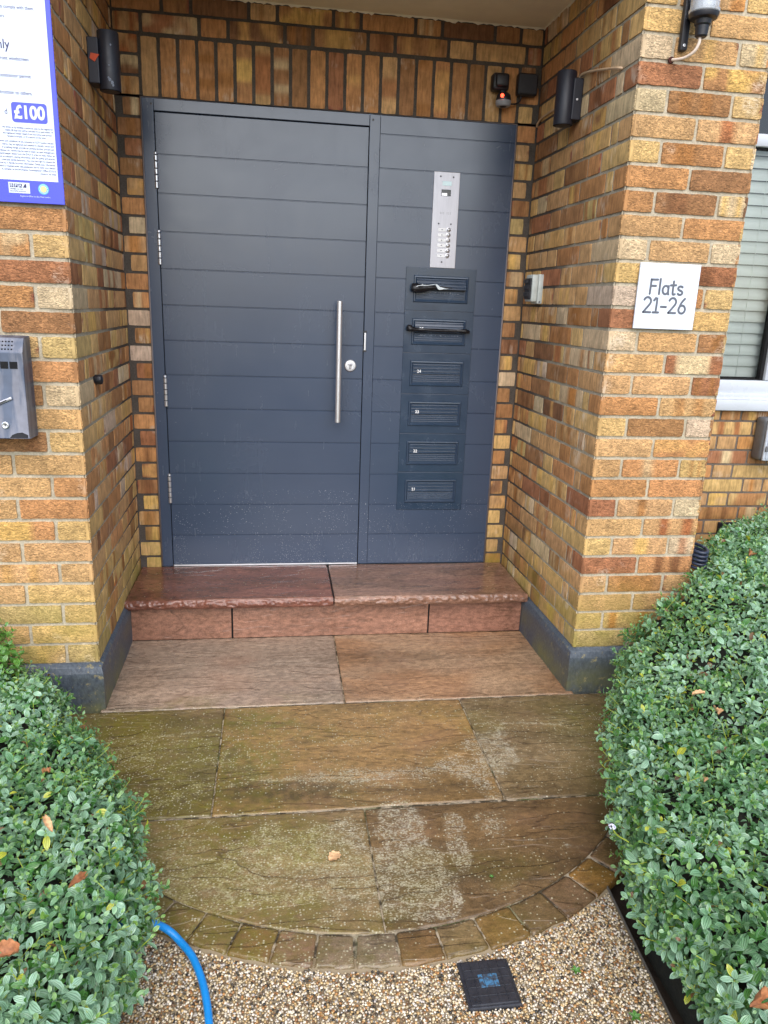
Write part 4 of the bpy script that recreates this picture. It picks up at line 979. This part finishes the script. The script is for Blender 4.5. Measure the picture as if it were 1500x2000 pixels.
# letterboxes, six in a stack
PITCH=.18648; LX0,LX1=.4640,.7842
words={26:'topmost letterbox, with a black parcel and a loose white scrap in its slot',25:'letterbox second from the top, with a thin rolled black parcel across its slot',
       24:'dark blue-grey letterbox numbered 24, third from the top, empty',23:'dark blue-grey letterbox numbered 23, fourth from the top, empty',22:'dark blue-grey letterbox numbered 22, second from the bottom, empty',21:'bottom letterbox, numbered 21, with rain drops along its lower edge'}
for i,num in enumerate((26,25,24,23,22,21)):
    zt=1.4212-i*PITCH; zb=zt-PITCH+.0012; y0=FY0-.004
    lb=thing('letterbox',words[num],'letterbox',((LX0+LX1)/2,0,zb),'letterboxes in the door side panel')
    mb=MB(); mb.bbox(LX0,LX1,y0,FY0+.003,zb,zt,.0012); 
    fx0,fx1,fz0,fz1=.4995,.7515,zt-.150,zt-.034
    mb.build('face_plate',M['lbox'],lb)
    # moulded frame: mitred ring with a sloped profile
    mb=MB(); prof=[(0,0),(.003,.0052),(.008,.0058),(.0135,.0008),(.015,.0008)]; v=[];f=[]
    for (ins,hgt) in prof: v+=[(fx0+ins,y0-hgt,fz0+ins),(fx1-ins,y0-hgt,fz0+ins),(fx1-ins,y0-hgt,fz1-ins),(fx0+ins,y0-hgt,fz1-ins)]
    for a in range(len(prof)-1):
        for b in range(4): f.append((a*4+b,a*4+(b+1)%4,(a+1)*4+(b+1)%4,(a+1)*4+b))
    mb.add(v,f); mb.build('moulded_frame',M['lbox'],lb)
    # ribbed insert with the slot
    ix0,ix1,iz0,iz1=fx0+.0145,fx1-.0145,fz0+.0145,fz1-.0145; H_=iz1-iz0; zs=iz0+H_*.46
    def ribs(z0,z1,n,yb,xa=ix0,xb=ix1):
        pr=[(z0,yb+.004),(z0,yb)]
        for k in range(n):
            zc=z0+(z1-z0)*(k+.5)/n; pr+=[(zc-.0035,yb),(zc-.0010,yb+.0022),(zc+.0010,yb+.0022),(zc+.0026,yb-.0006),(zc+.004,yb)]
        pr+=[(z1,yb),(z1,yb+.004)]; m=MB(); v=[];f=[]
        for (z,y) in pr: v+=[(xa,y,z),(xb,y,z)]
        for k in range(len(pr)-1): f.append((2*k,2*k+1,2*k+3,2*k+2))
        m.add(v,f); return m
    ribs(iz0,zs-.002,4,y0-.0012).build('ribbed_insert',M['lbox'],lb)
    flap=ribs(zs+.001,iz1,3,y0-.0032)
    if num>24:   # flap pushed up by the post, tilts outwards
        ang_=R(24 if num==26 else 18); V=flap.v[0]; zz=V[:,2]-iz1; yy=V[:,1]-(y0-.0032); c_,s_=math.cos(ang_),math.sin(ang_); flap.v[0]=np.c_[V[:,0],(y0-.0032)+yy*c_+zz*s_,iz1+zz*c_-yy*s_]
    fl_=flap.build('flap',M['lbox'],lb)
    mb=MB(); mb.box(ix0,ix1,y0-.0006,y0+.0002,zs-.002,zs+.0012); mb.build('slot',M['gap'],lb)
    yt=y0-.0046-(.014 if num==26 else .011 if num==25 else 0)
    text_mb(str(num),.019,(fx0+.033,yt,zs+.0125+(.004 if num>24 else 0)),'white_ink',lb,'number',bold=.02)
    if num in (21,): drops(90,(LX0+.01,LX1-.01),(zb+.002,zb+.04),y0-.0001,lb,1.2,.0016,False)
    if num in (25,26): drops(46,(ix0+.02,ix1-.02),(zs-.016,zs-.008),y0-.0013,lb,1,.0024,False)
# black plastic parcels stuck in the two upper slots
M['bag']=None
t=NT('black_plastic_bag'); f=t.noise(t.pos((.3,1,1)),60,4,.6); t.base(lin(22,22,26)); t.set(Roughness=.28); t.bump(f,.8,.006); M['bag']=t.m
M['paper']=simple('white_scrap',lin(206,216,222),.5)
p1=thing('plastic_parcel','folded black plastic parcel with a torn white scrap, sticking out of letterbox 26','parcel',(.58,-.03,1.33),'parcels left in the letterboxes')
def ribbon(pts,hs,ys,n=10):
    """soft folded packet: cross sections along x"""
    mb=MB(); v=[];f=[]
    for (x,z),h,dy in zip(pts,hs,ys):
        for k in range(n):
            a=2*math.pi*k/n; wob=1+.18*math.sin(3*a+x*70); v.append((x,-.012-dy+dy*.9*math.cos(a)*wob,z+h/2*math.sin(a)*wob))
    for i in range(len(pts)-1):
        for k in range(n): k2=(k+1)%n; f.append((i*n+k,i*n+k2,(i+1)*n+k2,(i+1)*n+k))
    f.append(tuple(range(n))[::-1]); f.append(tuple(range((len(pts)-1)*n,len(pts)*n))); mb.add(v,f); return mb
ribbon([(.486,1.332),(.490,1.333),(.505,1.331),(.530,1.331),(.556,1.334),(.590,1.337),(.630,1.338),(.680,1.336),(.735,1.333)],[.022,.036,.040,.036,.028,.018,.012,.008,.005],[.014,.018,.018,.016,.014,.012,.010,.007,.004]).build('parcel_body',M['bag'],p1,smooth=True)
mb=MB(); mb.add([(.590,-.044,1.3505),(.598,-.047,1.351),(.612,-.046,1.340),(.640,-.040,1.3345),(.655,-.036,1.3335),(.630,-.044,1.331),(.612,-.047,1.3275),(.604,-.046,1.330)],[(0,1,7),(1,2,6,7),(2,3,5,6),(3,4,5)]); mb.add([(.590,-.0435,1.3505),(.598,-.0465,1.351),(.612,-.0455,1.340),(.640,-.0395,1.3345),(.655,-.0355,1.3335),(.630,-.0435,1.331),(.612,-.0465,1.3275),(.604,-.0455,1.330)],[(7,1,0),(7,6,2,1),(6,5,3,2),(5,4,3)]); mb.build('white_scrap',M['paper'],p1)
mb=MB(); mb.tube(spline([(.498,-.040,1.318),(.503,-.042,1.335),(.520,-.043,1.342),(.555,-.042,1.344),(.590,-.042,1.350)],5),.0016,5); mb.build('fold_edge',M['paper'],p1)
p2=thing('plastic_parcel','thin rolled black plastic parcel lying across letterbox 25','parcel',(.60,-.03,1.15),'parcels left in the letterboxes')
ribbon([(.473,1.157),(.478,1.158),(.490,1.158),(.506,1.153),(.540,1.152),(.600,1.151),(.660,1.151),(.715,1.152),(.745,1.152),(.765,1.149),(.768,1.149)],[.012,.026,.028,.020,.016,.015,.014,.014,.018,.014,.006],[.010,.015,.016,.013,.012,.012,.012,.012,.013,.011,.005]).build('parcel_body',M['bag'],p2,smooth=True)

# entry phone
ip=thing('intercom_panel','tall narrow stainless steel entry phone with six call buttons beside the door','intercom',(.626,0,1.42))
IY=FY0-.0035
mb=MB(); mb.bbox(.5690,.6835,IY,FY0+.003,1.4225,1.8170,.0012); mb.build('steel_plate',M['plate'],ip)
M['disp']=simple('pale_display',lin(206,232,236),.15); M['lens']=simple('dark_lens',lin(26,24,26),.08)
mb=MB(); mb.bbox(.607,.648,IY-.0012,IY+.001,1.7620,1.7800,.0006); mb.build('display_window',M['disp'],ip)
mb=MB(); mb.bbox(.604,.647,IY-.0008,IY+.001,1.7200,1.7465,.0006); mb.build('camera_window',M['lens'],ip); mb=MB(); mb.bbox(.6065,.630,IY-.0012,IY,1.7215,1.7320,.0004); mb.build('camera_shade',M['steel'],ip)
mb=MB()
for gx in (.604,.6115,.619,.634,.6415,.649): 
    for gz in (1.648,1.653): mb.lathe([(.0012,0),(.0012,.0004),(0,.0004)],(gx,IY,gz),'Y',8)
mb.build('speaker_holes',M['gap'],ip)
for sx_,sz_ in ((.5975,1.7985),(.6545,1.7975),(.599,1.607),(.654,1.607),(.6215,1.4475)):
    mb=MB(); mb.lathe([(.0036,0),(.0036,.0008),(.0016,.0012),(.0014,.0004),(0,.0004)],(sx_,IY,sz_),'Y',12); mb.build('screw',M['black'],ip)
for k in range(6):
    z=1.5825-.0217*k
    mb=MB(); mb.bbox(.5985,.6335,IY-.0016,IY+.001,z-.0072,z+.0062,.0006); nl=mb.build('name_label',M['paper2'] if 'paper2' in M else M['white_ink'],ip)
    mb=MB(); mb.box(.613,.6185,IY-.0020,IY-.0017,z-.0022,z+.0014); mb.build('label_mark',M['ink'],nl)
    mb=MB(); mb.lathe([(.0098,0),(.0098,.0016),(.0082,.0022),(.0080,.0030),(.0055,  .0052),(.0022,.0075),(0,.0077)],(.6455,IY,z),'Y',22); mb.build('call_button',M['steel'],ip,smooth=True,auto=40)

# up-down wall lights
M['lampblack']=simple('powder_coated_black',lin(34,36,46),.45,0,60,.12,.0003)
def wall_light(xw,xt,sgn,label,worn):
    r_=thing('wall_light',label,'wall light',(xw,-.452,1.93),'black tube lights on the porch side walls')
    mb=MB(); a,b=sorted((xw,xw+sgn*.036)); mb.bbox(a,b,-.488,-.416,1.944,2.084,.003); mb.build('back_plate',M['lampblack'],r_)
    mb=MB(); mb.lathe([(.0,.0),(.0300,.0),(.0300,.010),(.0335,.010),(.0352,.001),(.0358,.003),(.0358,.180),(.0345,.182),(.031,.182),(.031,.172),(0,.172)],(xt,-.452,1.928),n=40); tb=mb.build('tube_body',M['lampblack'],r_,smooth=True,auto=35)
    mb=MB(); mb.lathe([(0,0),(.0295,0),(.0295,.003),(0,.003)],(xt,-.452,1.9335),n=32); mb.build('glass_lens',M['lens'],tb)
    if worn:
        scm=simple('scuffed_primer',lin(120,128,142),.7)
        for (dx,dz,s_) in ((.006,.030,.006),(.012,.022,.007),(.002,.036,.004),(.015,.014,.005),(.014,.136,.004),(.006,.074,.003)):
            mb=MB(); an=math.asin(dx/.0362); mb.lathe([(s_*.9,0),(s_*.7,.0006),(0,.0006)],(xt+dx,-.452-.0362*math.cos(an)+.0002,1.928+dz),'Y',7); mb.build('paint_scuff',scm,tb)
        mb=MB(); v=[(xw+.012,-.4895,2.034),(xw+.040,-.4895,2.031),(xw+.030,-.4895,2.018),(xw+.024,-.4895,2.008),(xw+.008,-.4895,2.018)]; v2=[(a_,b_-.002,c_) for a_,b_,c_ in v]; mb.add(v+v2,[(5,6,7,8,9)]+[(i,(i+1)%5,(i+1)%5+5,i+5) for i in range(5)]); mb.build('orange_tag',simple('orange_sticker',lin(196,74,34),.6),r_)
    else:
        mb=MB(); mb.lathe([(.004,0),(.004,.0015),(0,.002)],(xw+sgn*.02,-.488,2.012),'Y',10); mb.build('screw',M['steel'],r_)
wall_light(-.735,-.672,1,'black tube wall light on the left side wall, scuffed, with an orange tag',True)
wall_light(1.0175,.9635,-1,'black tube wall light on the right side wall, with a cream cable running into it',False)
M['cable']=simple('cream_cable',lin(198,170,138),.5,0,30,.1)
def cable(pts,label,r=.0045,mat='cable'):
    mb=MB(); mb.tube(spline(pts,6),r,8); o=mb.build('cable',M[mat],smooth=True); return tag(o,label,'cable')
cable([(1.032,-.800,2.033),(1.015,-.790,2.036),(1.012,-.72,2.052),(1.011,-.60,2.078),(1.010,-.52,2.093),(1.008,-.48,2.095),(1.006,-.462,2.084)],'cream cable running from the right side wall to the top of its light')
cable([(1.030,-.008,2.018),(1.008,-.012,2.020),(1.006,-.050,2.036),(1.006,-.110,2.040),(1.008,-.19,2.040),(1.008,-.30,2.034),(1.008,-.42,2.02)],'cream cable from the back corner to the bottom of the right light')
# motion sensor and junction box over the door
sr=thing('motion_sensor','black motion sensor with a red light above the door','sensor',(.83,0,2.15))
mb=MB(); mb.bbox(.790,.862,-.052,.0,2.1375,2.205,.012,seg=3); mb.bbox(.800,.858,-.064,-.04,2.148,2.200,.010,seg=3); mb.build('housing',M['black'],sr,smooth=True,auto=40)
mb=MB(); mb.bbox(.828,.852,-.046,-.020,2.118,2.142,.004); mb.build('swivel_neck',M['black'],sr,smooth=True,auto=40)
mb=MB(); mb.lathe([(0,.030),(.018,.0285),(.028,.020),(.0315,.006),(.0315,-.004),(.026,-.018),(.012,-.026),(0,-.027)],(.840,-.050,2.100),n=32); hd=mb.build('sensor_head',M['black'],sr,smooth=True)
mb=MB(); mb.lathe([(.0300,.000),(.0328,-.001),(.0328,-.006),(.0322,-.007),(.0322,-.0125),(.0305,-.014),(.0302,-.019),(.026,-.022)],(.840,-.051,2.098),n=32); mb.build('lens_band',simple('milky_lens',lin(150,152,158),.35),hd,smooth=True)
t=NT('red_led'); t.base((.8,.02,.01)); t.b.inputs['Emission Color'].default_value=(1,.05,.02,1); t.b.inputs['Emission Strength'].default_value=4.0
mb=MB(); mb.lathe([(0,.008),(.005,.006),(.0075,0),(.005,-.006),(0,-.008)],(.826,-.079,2.111),n=14); mb.build('red_light',t.m,hd,smooth=True)
jb=thing('junction_box','square black junction box beside the motion sensor','junction box',(.946,0,2.13))
mb=MB(); mb.bbox(.9015,.9900,-.040,.0,2.1285,2.2150,.011,seg=3); b_=mb.build('box_body',M['black'],jb,smooth=True,auto=40)
mb=MB(); mb.bbox(.907,.9845,-.0425,-.038,2.134,2.2095,.003); mb.build('box_lid',M['black'],jb)
mb=MB(); mb.tube(spline([(.862,-.035,2.098),(.88,-.03,2.094),(.905,-.022,2.098),(.922,-.018,2.112),(.925,-.018,2.130)],5),.0035,8); tag(mb.build('cable',M['black'],smooth=True),'short black cable between the motion sensor and the junction box','cable')
# key safe on the right side wall
ks=thing('key_safe','small light grey wall box with a black front on the right side wall','key safe',(.99,-.21,1.28))
M['greybox']=simple('light_grey_plastic',lin(186,194,190),.4)
mb=MB(); mb.bbox(.9665,.9930,-.252,-.165,1.2900,1.4010,.005); mb.bbox(.9936,1.0160,-.252,-.165,1.2820,1.4030,.004); mb.build('case',M['greybox'],ks,smooth=True,auto=40)
mb=MB(); mb.bbox(.9590,.9670,-.244,-.172,1.300,1.386,.002)
for i in range(4): mb.bbox(.954,.960,-.238+.016*i,-.228+.016*i,1.31,1.33,.001)
for i in range(4): mb.bbox(.954,.960,-.238+.016*i,-.228+.016*i,1.34,1.355,.001)
mb.bbox(.950,.961,-.22,-.19,1.365,1.38,.002); mb.build('front_plate',M['black'],ks)
mb=MB(); mb.lathe([(.004,0),(.004,.001),(0,.001)],(1.004,-.252,1.290),'Y',12); mb.build('screw',M['ink'],ks)
# door stop
mb=MB(); mb.lathe([(.014,-.004),(.017,0),(.017,.019),(.0155,.023),(.010,.025),(0,.025)],(-.7335,-.691,.967),'X',24); tag(mb.build('door_stop',M['black'],smooth=True),'short round black rubber door stop on the left side wall','door stop')

# Flats sign
sg=thing('flats_sign','white square sign with grey lettering reading Flats 21-26 on the right pier','sign',(1.212,-.94,1.207))
M['signwhite']=simple('white_sign',lin(218,226,238),.4,0,3,.01)
mb=MB(); mb.bbox(1.1035,1.3220,-D-.013,-D-.006,1.2070,1.4220,.001); mb.build('sign_board',M['signwhite'],sg)
for fx in (1.13,1.295):
    for fz in (1.23,1.40): mb=MB(); mb.box(fx-.008,fx+.008,-D-.006,-D+.002,fz-.008,fz+.008); mb.build('fixing_pad',M['ink'],sg)
# hand-drawn round letters: strokes in a 1-high cell
def arc(cx,cy,rx,ry,a0,a1,n=12): return [(cx+rx*math.cos(R(a0+(a1-a0)*i/n)),cy+ry*math.sin(R(a0+(a1-a0)*i/n))) for i in range(n+1)]
GL_={'F':(.62,[[(.10,0),(.12,1.0)],[(.12,.98),(.60,1.0)],[(.11,.55),(.50,.56)]]),
 'l':(.26,[[(.12,1.05),(.12,0)]]),
 'a':(.58,[arc(.30,.30,.22,.29,20,340,16),[(.50,.58),(.50,.15),(.54,.0)]]),
 't':(.48,[[(.22,.92),(.22,.12),(.28,.0),(.40,.03)],[(.02,.64),(.42,.66)]]),
 's':(.50,[arc(.26,.45,.18,.14,40,200,8)+[(.14,.34),(.34,.26)]+arc(.25,.14,.18,.14,30,-150,8)]),
 '2':(.64,[arc(.30,.74,.24,.26,160,-20,10)+[(.46,.52),(.08,.02)],[(.08,.02),(.58,.02)]]),
 '1':(.46,[[(.06,.80),(.26,1.0),(.25,.02)],[(.06,.02),(.44,.02)]]),
 '-':(.52,[[(.08,.40),(.44,.40)]]),
 '6':(.64,[[(.44,.98),(.24,.72),(.10,.34)]+arc(.31,.27,.23,.26,170,520,18)])}
def write(s,x,z,h,y,parent,name='lettering',r=.0038):
    mb=MB(); cx=x
    for ch in s:
        wd,st=GL_[ch]
        for q in st:
            pts=[(cx+a*h*1.04,y,z+b*h) for a,b in q]
            if len(pts)>2: pts=[tuple(p) for p in spline(pts,3)]
            mb.tube(pts,r,8,flat=.08)
            for e in (pts[0],pts[-1]): mb.lathe([(0,.0004),(r*.7,.0004),(r,0),(0,0)],(e[0],e[1],e[2]),'Y',12)
        cx+=wd*h*1.13
    return mb.build(name,M['ink'],parent)
write('Flats',1.143,1.3225,.0465,-D-.0134,sg); write('21-26',1.128,1.2610,.0500,-D-.0134,sg)

# parking notice
pn=thing('parking_notice','large white parking notice with a blue border and £100 charge on the left pier','sign',(-1.05,-.94,1.5))
M['blue']=simple('notice_blue',lin(66,76,214),.3,0,3,.02); M['pwhite']=simple('notice_white',lin(212,222,240),.4,0,3,.01)
NX0,NX1,NZ0,NZ1=-1.42,-.7270,1.5045,2.42; NY=-D-.016
mb=MB(); mb.bbox(NX0,NX1,NY,NY+.004,NZ0,NZ1,.0008); board=mb.build('notice_board',M['blue'],pn)
mb=MB(); mb.box(NX0+.03,NX1-.0135,NY-.0008,NY-.0001,1.5655,NZ1-.03); mb.build('white_field',M['pwhite'],pn)
def rbox(x0,x1,z0,z1,y,r,mat,name,th=.0006):
    mb=MB(); pts=[]
    for cx,cz,a0 in ((x1-r,z1-r,0),(x0+r,z1-r,90),(x0+r,z0+r,180),(x1-r,z0+r,270)):
        for k in range(7): a=R(a0+15*k); pts.append((cx+r*math.cos(a),cz+r*math.sin(a)))
    n=len(pts); mb.add([(a,y,b) for a,b in pts]+[(a,y+th,b) for a,b in pts],[tuple(range(n))]+[((i+1)%n,i,i+n,(i+1)%n+n) for i in range(n)]); return mb.build(name,M[mat],pn)
Y1=NY-.0009
rbox(-.8530,-.7570,1.7190,1.7710,Y1-.0007,.008,'blue','price_badge')
text_mb('£100',.047,(-.805,Y1-.0010,1.7440),'pwhite',pn,'price_text','CENTER',.035,.88)
RX=-.745
def rt(s,x,z,size,mat='navy_ink',al='RIGHT',b=0,sx=.85): text_mb(s,size,(x,Y1-.0003,z),mat,pn,'notice_text',al,b,sx)
rt('agree to comply with them.',-.770,2.008,.0125); rt('holders.',-.8480,1.985,.0125)
rt('only',-.8430,1.915,.034,b=.01); rt('front windscreen',-.7950,1.881,.0135,b=.004); rt('contractor permit',-.7930,1.838,.0135,b=.004); rt('obstruction to others.',-.7920,1.795,.0135,b=.004); rt('d',-.8640,1.745,.020)
small=['the driver or by sending a notice by post to the registered','within 28 days and will be reduced if it is paid within 14','the registered keeper details from the DVLA and pursue','remains in breach, or if it returns at any time.']
for i,s in enumerate(small): rt(s,RX-(0,0,.004,.020)[i],1.7050-i*.0078,.0068)
small2=['terms and conditions of use remotely by CCTV and/or warden','marks, may be captured and retained to identify, record and','of a parking charge, provide car parking services, prevent and','releases of a vehicle may be used to assist car park management','registered keeper details from the DVLA in order to issue, follow up','agents or solicitors, sharing information with the police and security','crime and vehicle behaviour. You have the right to request the','how to it. Rectify incorrect information. Delete your information','entitled is required under data protection law to verify your identity','to complain to the Information Commissioner\'s Office (ICO) at','phone or via email']
for i,s in enumerate(small2): rt(s,RX,1.6685-i*.0083,.0068)
mb=MB(); mb.box(-.8800,-.8215,NY-.0008,NY-.0001,1.5300,1.5590); mb.build('logo_panel',M['pwhite'],pn)
for i,ch in enumerate('BPA'):
    x=-.8715+i*.0120; mb=MB(); mb.box(x-.0048,x+.0048,NY-.0013,NY-.0009,1.5455,1.5555); mb.build('logo_tile',M['navy_ink'],pn); text_mb(ch,.0105,(x,NY-.0016,1.5503),'pwhite',pn,'logo_letter','CENTER',.02)
mb=MB(); x=-.8355; mb.add([(x-.0048,NY-.0013,1.5455),(x+.0048,NY-.0013,1.5455),(x+.0048,NY-.0013,1.5555),(x+.001,NY-.0013,1.5555)],[(0,1,2,3)]); mb.build('logo_tile',M['navy_ink'],pn)
text_mb('MEMBER OF THE',.0048,(-.8765,NY-.0012,1.5408),'ink',pn,'logo_caption','LEFT'); text_mb('BRITISH PARKING ASSOCIATION',.0048,(-.8765,NY-.0012,1.5350),'ink',pn,'logo_caption','LEFT',0,.62)
M['cyan']=simple('cyan_ring',lin(92,186,228),.35); M['gold']=simple('pale_gold',lin(236,208,140),.35)
mb=MB(); mb.lathe([(.0148,0),(.0148,.0006),(0,.0006)],(-.7835,NY-.0001,1.5440),'Y',36); mb.build('round_seal',M['cyan'],pn); mb=MB(); mb.lathe([(.0088,0),(.0088,.0006),(0,.0006)],(-.7835,NY-.0008,1.5440),'Y',30); mb.build('seal_centre',M['gold'],pn)
mb=MB()
for k in range(22):
    if k%11==0: continue
    a=2*math.pi*k/22; mb.box(-.7835+.0118*math.cos(a)-.0008,-.7835+.0118*math.cos(a)+.0008,NY-.0011,NY-.0007,1.544+.0118*math.sin(a)-.001,1.544+.0118*math.sin(a)+.001)
mb.build('seal_lettering',M['pwhite'],pn)
text_mb('Registered Office: London Place, London',.0056,(-.7660,NY-.0008,1.5225),'pwhite',pn,'address_line','RIGHT',0,.9)

# cigarette bin on the left pier
cb=thing('wall_bin','weathered grey metal wall box with perforated top and lock on the left pier','wall bin',(-.95,-.98,.80))
t=NT('weathered_metal'); p=t.pos(); st=t.noise(t.pos((1,1,.12)),26,4,.6); f=t.noise(p,30,4)
x=t.mix(t.ramp(st,[(.42,0.0),(.56,1.0)]),lin(66,76,94),lin(112,114,124)); x=t.mix(1.0,x,t.ramp(f,[(.3,.85),(.7,1.12)]),'MULTIPLY'); t.base(x); t.set(Roughness=t.ramp(st,[(.4,.30),(.6,.5)]),Metallic=.35); M['weather']=t.m
mb=MB(); x0,x1=-1.080,-.8640; yb,yf=-D-.004,-D-.088
# body with sloping front
v=[(x0,yb,.812),(x1,yb,.812),(x1,yb,1.122),(x0,yb,1.122),(x0,yf,.815),(x1,yf,.815),(x1,yf+.006,1.075),(x0,yf+.006,1.075),(x0,yf+.030,1.118),(x1,yf+.030,1.118)]
mb.add(v,[(0,1,5,4)[::-1],(4,5,6,7),(7,6,9,8),(8,9,2,3),(1,2,9,6,5),(0,4,7,8,3)])
bm=bmesh.new(); me_=bpy.data.meshes.new('q2'); me_.from_pydata(np.concatenate(mb.v).tolist(),[],mb.f); bm.from_mesh(me_); bmesh.ops.bevel(bm,geom=list(bm.edges),offset=.003,segments=2,profile=.5,affect='EDGES'); mb=MB(); mb.bm(bm); bx=mb.build('bin_body',M['weather'],cb,smooth=True,auto=40)
mb=MB()
for k in range(5): mb.box(-.9035-.0265*k,-.8815-.0265*k,yf+.0035,yf+.0070,1.027,1.048)
mb.build('square_opening',M['gap'],cb)
mb=MB()
for r_ in range(3):
    for k in range(9): 
        zz=1.084+.011*r_; yy=yf+.006+(zz-1.075)*(.024/.043); mb.box(-.896-.009*k-.0022,-.896-.009*k+.0022,yy-.0012,yy+.002,zz-.0022,zz+.0022)
mb.build('perforations',M['gap'],cb)
mb=MB(); mb.lathe([(.0105,0),(.0105,.003),(.008,.0042),(.006,.003),(0,.003)],(-.9310,yf-.0002,.8560),'Y',22); lk=mb.build('lock',M['steel'],cb,smooth=True,auto=40); mb=MB(); mb.box(-.9320,-.9300,yf-.0048,yf-.003,.852,.860); mb.build('keyhole',M['gap'],lk)
mb=MB(); pts=spline([(-.9800,yf-.0035,.9060),(-.945,yf-.0030,.9220),(-.9040,yf-.0030,.9400)],4); mb.tube([tuple(p_) for p_ in pts],.0048,10,flat=.35); hd_=mb.build('cigarette_symbol',M['plate'],cb,smooth=True)
mb=MB(); pts=[(-.975,yf-.0056,.9085),(-.920,yf-.0052,.9330)]; mb.tube(pts,.0016,6,flat=.3); mb.build('symbol_slot',M['black'],hd_)
mb=MB(); mb.add([(x1-.058,yf-.0008,.8165),(x1-.004,yf-.0008,.8165),(x1-.004,yf-.0008,.826),(x1-.02,yf-.0008,.834),(x1-.036,yf-.0008,.832),(x1-.050,yf-.0008,.826)],[(0,1,2,3,4,5)]); mb.build('bare_patch',M['black'],cb)

# bulkhead lamp on the right pier
bl=thing('bulkhead_lamp','black wall lamp with a clear glass cylinder at the top of the right pier','wall light',(1.182,-.99,2.05))
LXc,LYc=1.182,-.995
mb=MB(); mb.bbox(1.1420,1.1660,-D-.022,-D-.002,2.052,2.240,.004); mb.bbox(1.150,1.180,LYc,-D-.01,2.135,2.150,.003); mb.build('wall_bracket',M['black'],bl,smooth=True,auto=40)
mb=MB(); mb.lathe([(0,0),(.014,0),(.018,.004),(.020,.030),(.024,.034),(.026,.046),(.040,.050),(.044,.060),(.043,.066),(0,.066)],(LXc,LYc,2.076),n=36); mb.build('lamp_base',M['black'],bl,smooth=True,auto=35)
t=NT('clear_glass'); t.base((.93,.96,.98)); t.set(Roughness=.08); t.b.inputs['Transmission Weight'].default_value=.75; t.b.inputs['IOR'].default_value=1.45; M['cglass']=t.m
mb=MB(); mb.lathe([(.044,.0),(.0455,.003),(.0455,.010),(.0425,.012),(.0425,.150),(.0405,.150),(.0405,.002),(.0440,.0)],(LXc,LYc,2.1385),n=40); mb.build('glass_cylinder',M['cglass'],bl,smooth=True,auto=35)
mb=MB(); mb.lathe([(0,0),(.030,.0),(.030,.130),(0,.130)],(LXc,LYc,2.144),n=28); mb.build('diffuser',simple('milky_diffuser',lin(214,218,224),.5),bl,smooth=True,auto=35)
mb=MB(); mb.lathe([(.0,.0),(.048,.0),(.048,.012),(.02,.03),(0,.032)],(LXc,LYc,2.288),n=36); mb.build('lamp_cap',M['black'],bl,smooth=True,auto=35)
mb=MB(); mb.lathe([(.0045,-.001),(.0045,.001),(.003,.0012),(0,.0012)],(1.154,-D-.022,2.066),'Y',12); mb.build('screw',M['steel'],bl)
cable([(1.178,-.995,2.079),(1.177,-.998,2.06),(1.168,-.992,2.038),(1.152,-.975,2.026),(1.138,-.955,2.0245),(1.128,-.935,2.028)],'white cable looping from the lamp on the right pier into a hole in the brick',.0048,'paperwhite') if 'paperwhite' in M else None
M['paperwhite']=simple('white_cable',lin(214,196,178),.45)
cable([(1.178,-.995,2.079),(1.177,-.998,2.06),(1.168,-.992,2.038),(1.152,-.975,2.026),(1.138,-.955,2.0245),(1.128,-.935,2.028)],'white cable looping from the lamp on the right pier into a hole in the brick',.0048,'paperwhite')
mb=MB(); mb.lathe([(.010,-.002),(.0095,.0035),(0,.0035)],(1.127,-D+.0,2.0285),'Y',14); mb.build('drilled_hole',simple('brick_hole',lin(70,34,26),.9),bld)

# meter box and vent on the bay wall, coil by the pier
mt=thing('meter_box','grey plastic utility meter box under the window','meter box',(2.5,0,.56))
M['meter']=simple('meter_grey',lin(186,194,206),.4); M['meterd']=simple('meter_dark',lin(104,106,110),.5); M['meterl']=simple('meter_light',lin(200,208,218),.35)
mb=MB(); mb.bbox(2.312,2.76,-.035,FY,.560,.778,.018,seg=3); mb.build('meter_case',M['meterd'],mt,smooth=True,auto=40)
mb=MB(); mb.bbox(2.318,2.755,-.050,-.036,.564,.774,.010,seg=3); mb.bbox(2.330,2.743,-.054,-.049,.576,.762,.004); ld=mb.build('meter_door',M['meter'],mt,smooth=True,auto=40)
mb=MB(); mb.box(2.337,2.735,-.0556,-.0535,.665,.735); mb.build('meter_label',M['meterl'],ld)
mb=MB(); mb.bbox(2.322,2.338,-.058,-.049,.612,.640,.004); mb.build('latch',M['meterd'],ld)
vt=thing('wall_vent','small black plastic vent in the brickwork under the window','vent',(2.25,FY,.16))
mb=MB(); mb.bbox(2.196,2.320,FY-.012,FY+.003,.146,.215,.003); mb.build('vent_plate',M['black'],vt)
mb=MB(); mb.bbox(2.222,2.312,FY-.042,FY-.013,.162,.203,.005); mb.build('vent_hood',simple('vent_hood',lin(58,60,70),.35),vt,smooth=True,auto=40)
mb=MB(); 
for k in range(5): 
    pts=[(1.498+.030*math.cos(a),-.90+.05*math.sin(a)+.0*k,.330+.016*k+.004*math.sin(a)) for a in [2*math.pi*i/20 for i in range(21)]]; mb.tube(pts,.0065,8)
mb.tube(spline([(1.480,-.895,.40),(1.476,-.893,.43),(1.4735,-.890,.47)],4),.006,8)
tag(mb.build('pipe_coil',simple('dark_blue_pipe',lin(38,46,64),.3),smooth=True),'dark ribbed pipe coil tucked behind the right pier above the hedge','pipe')

finish_things()
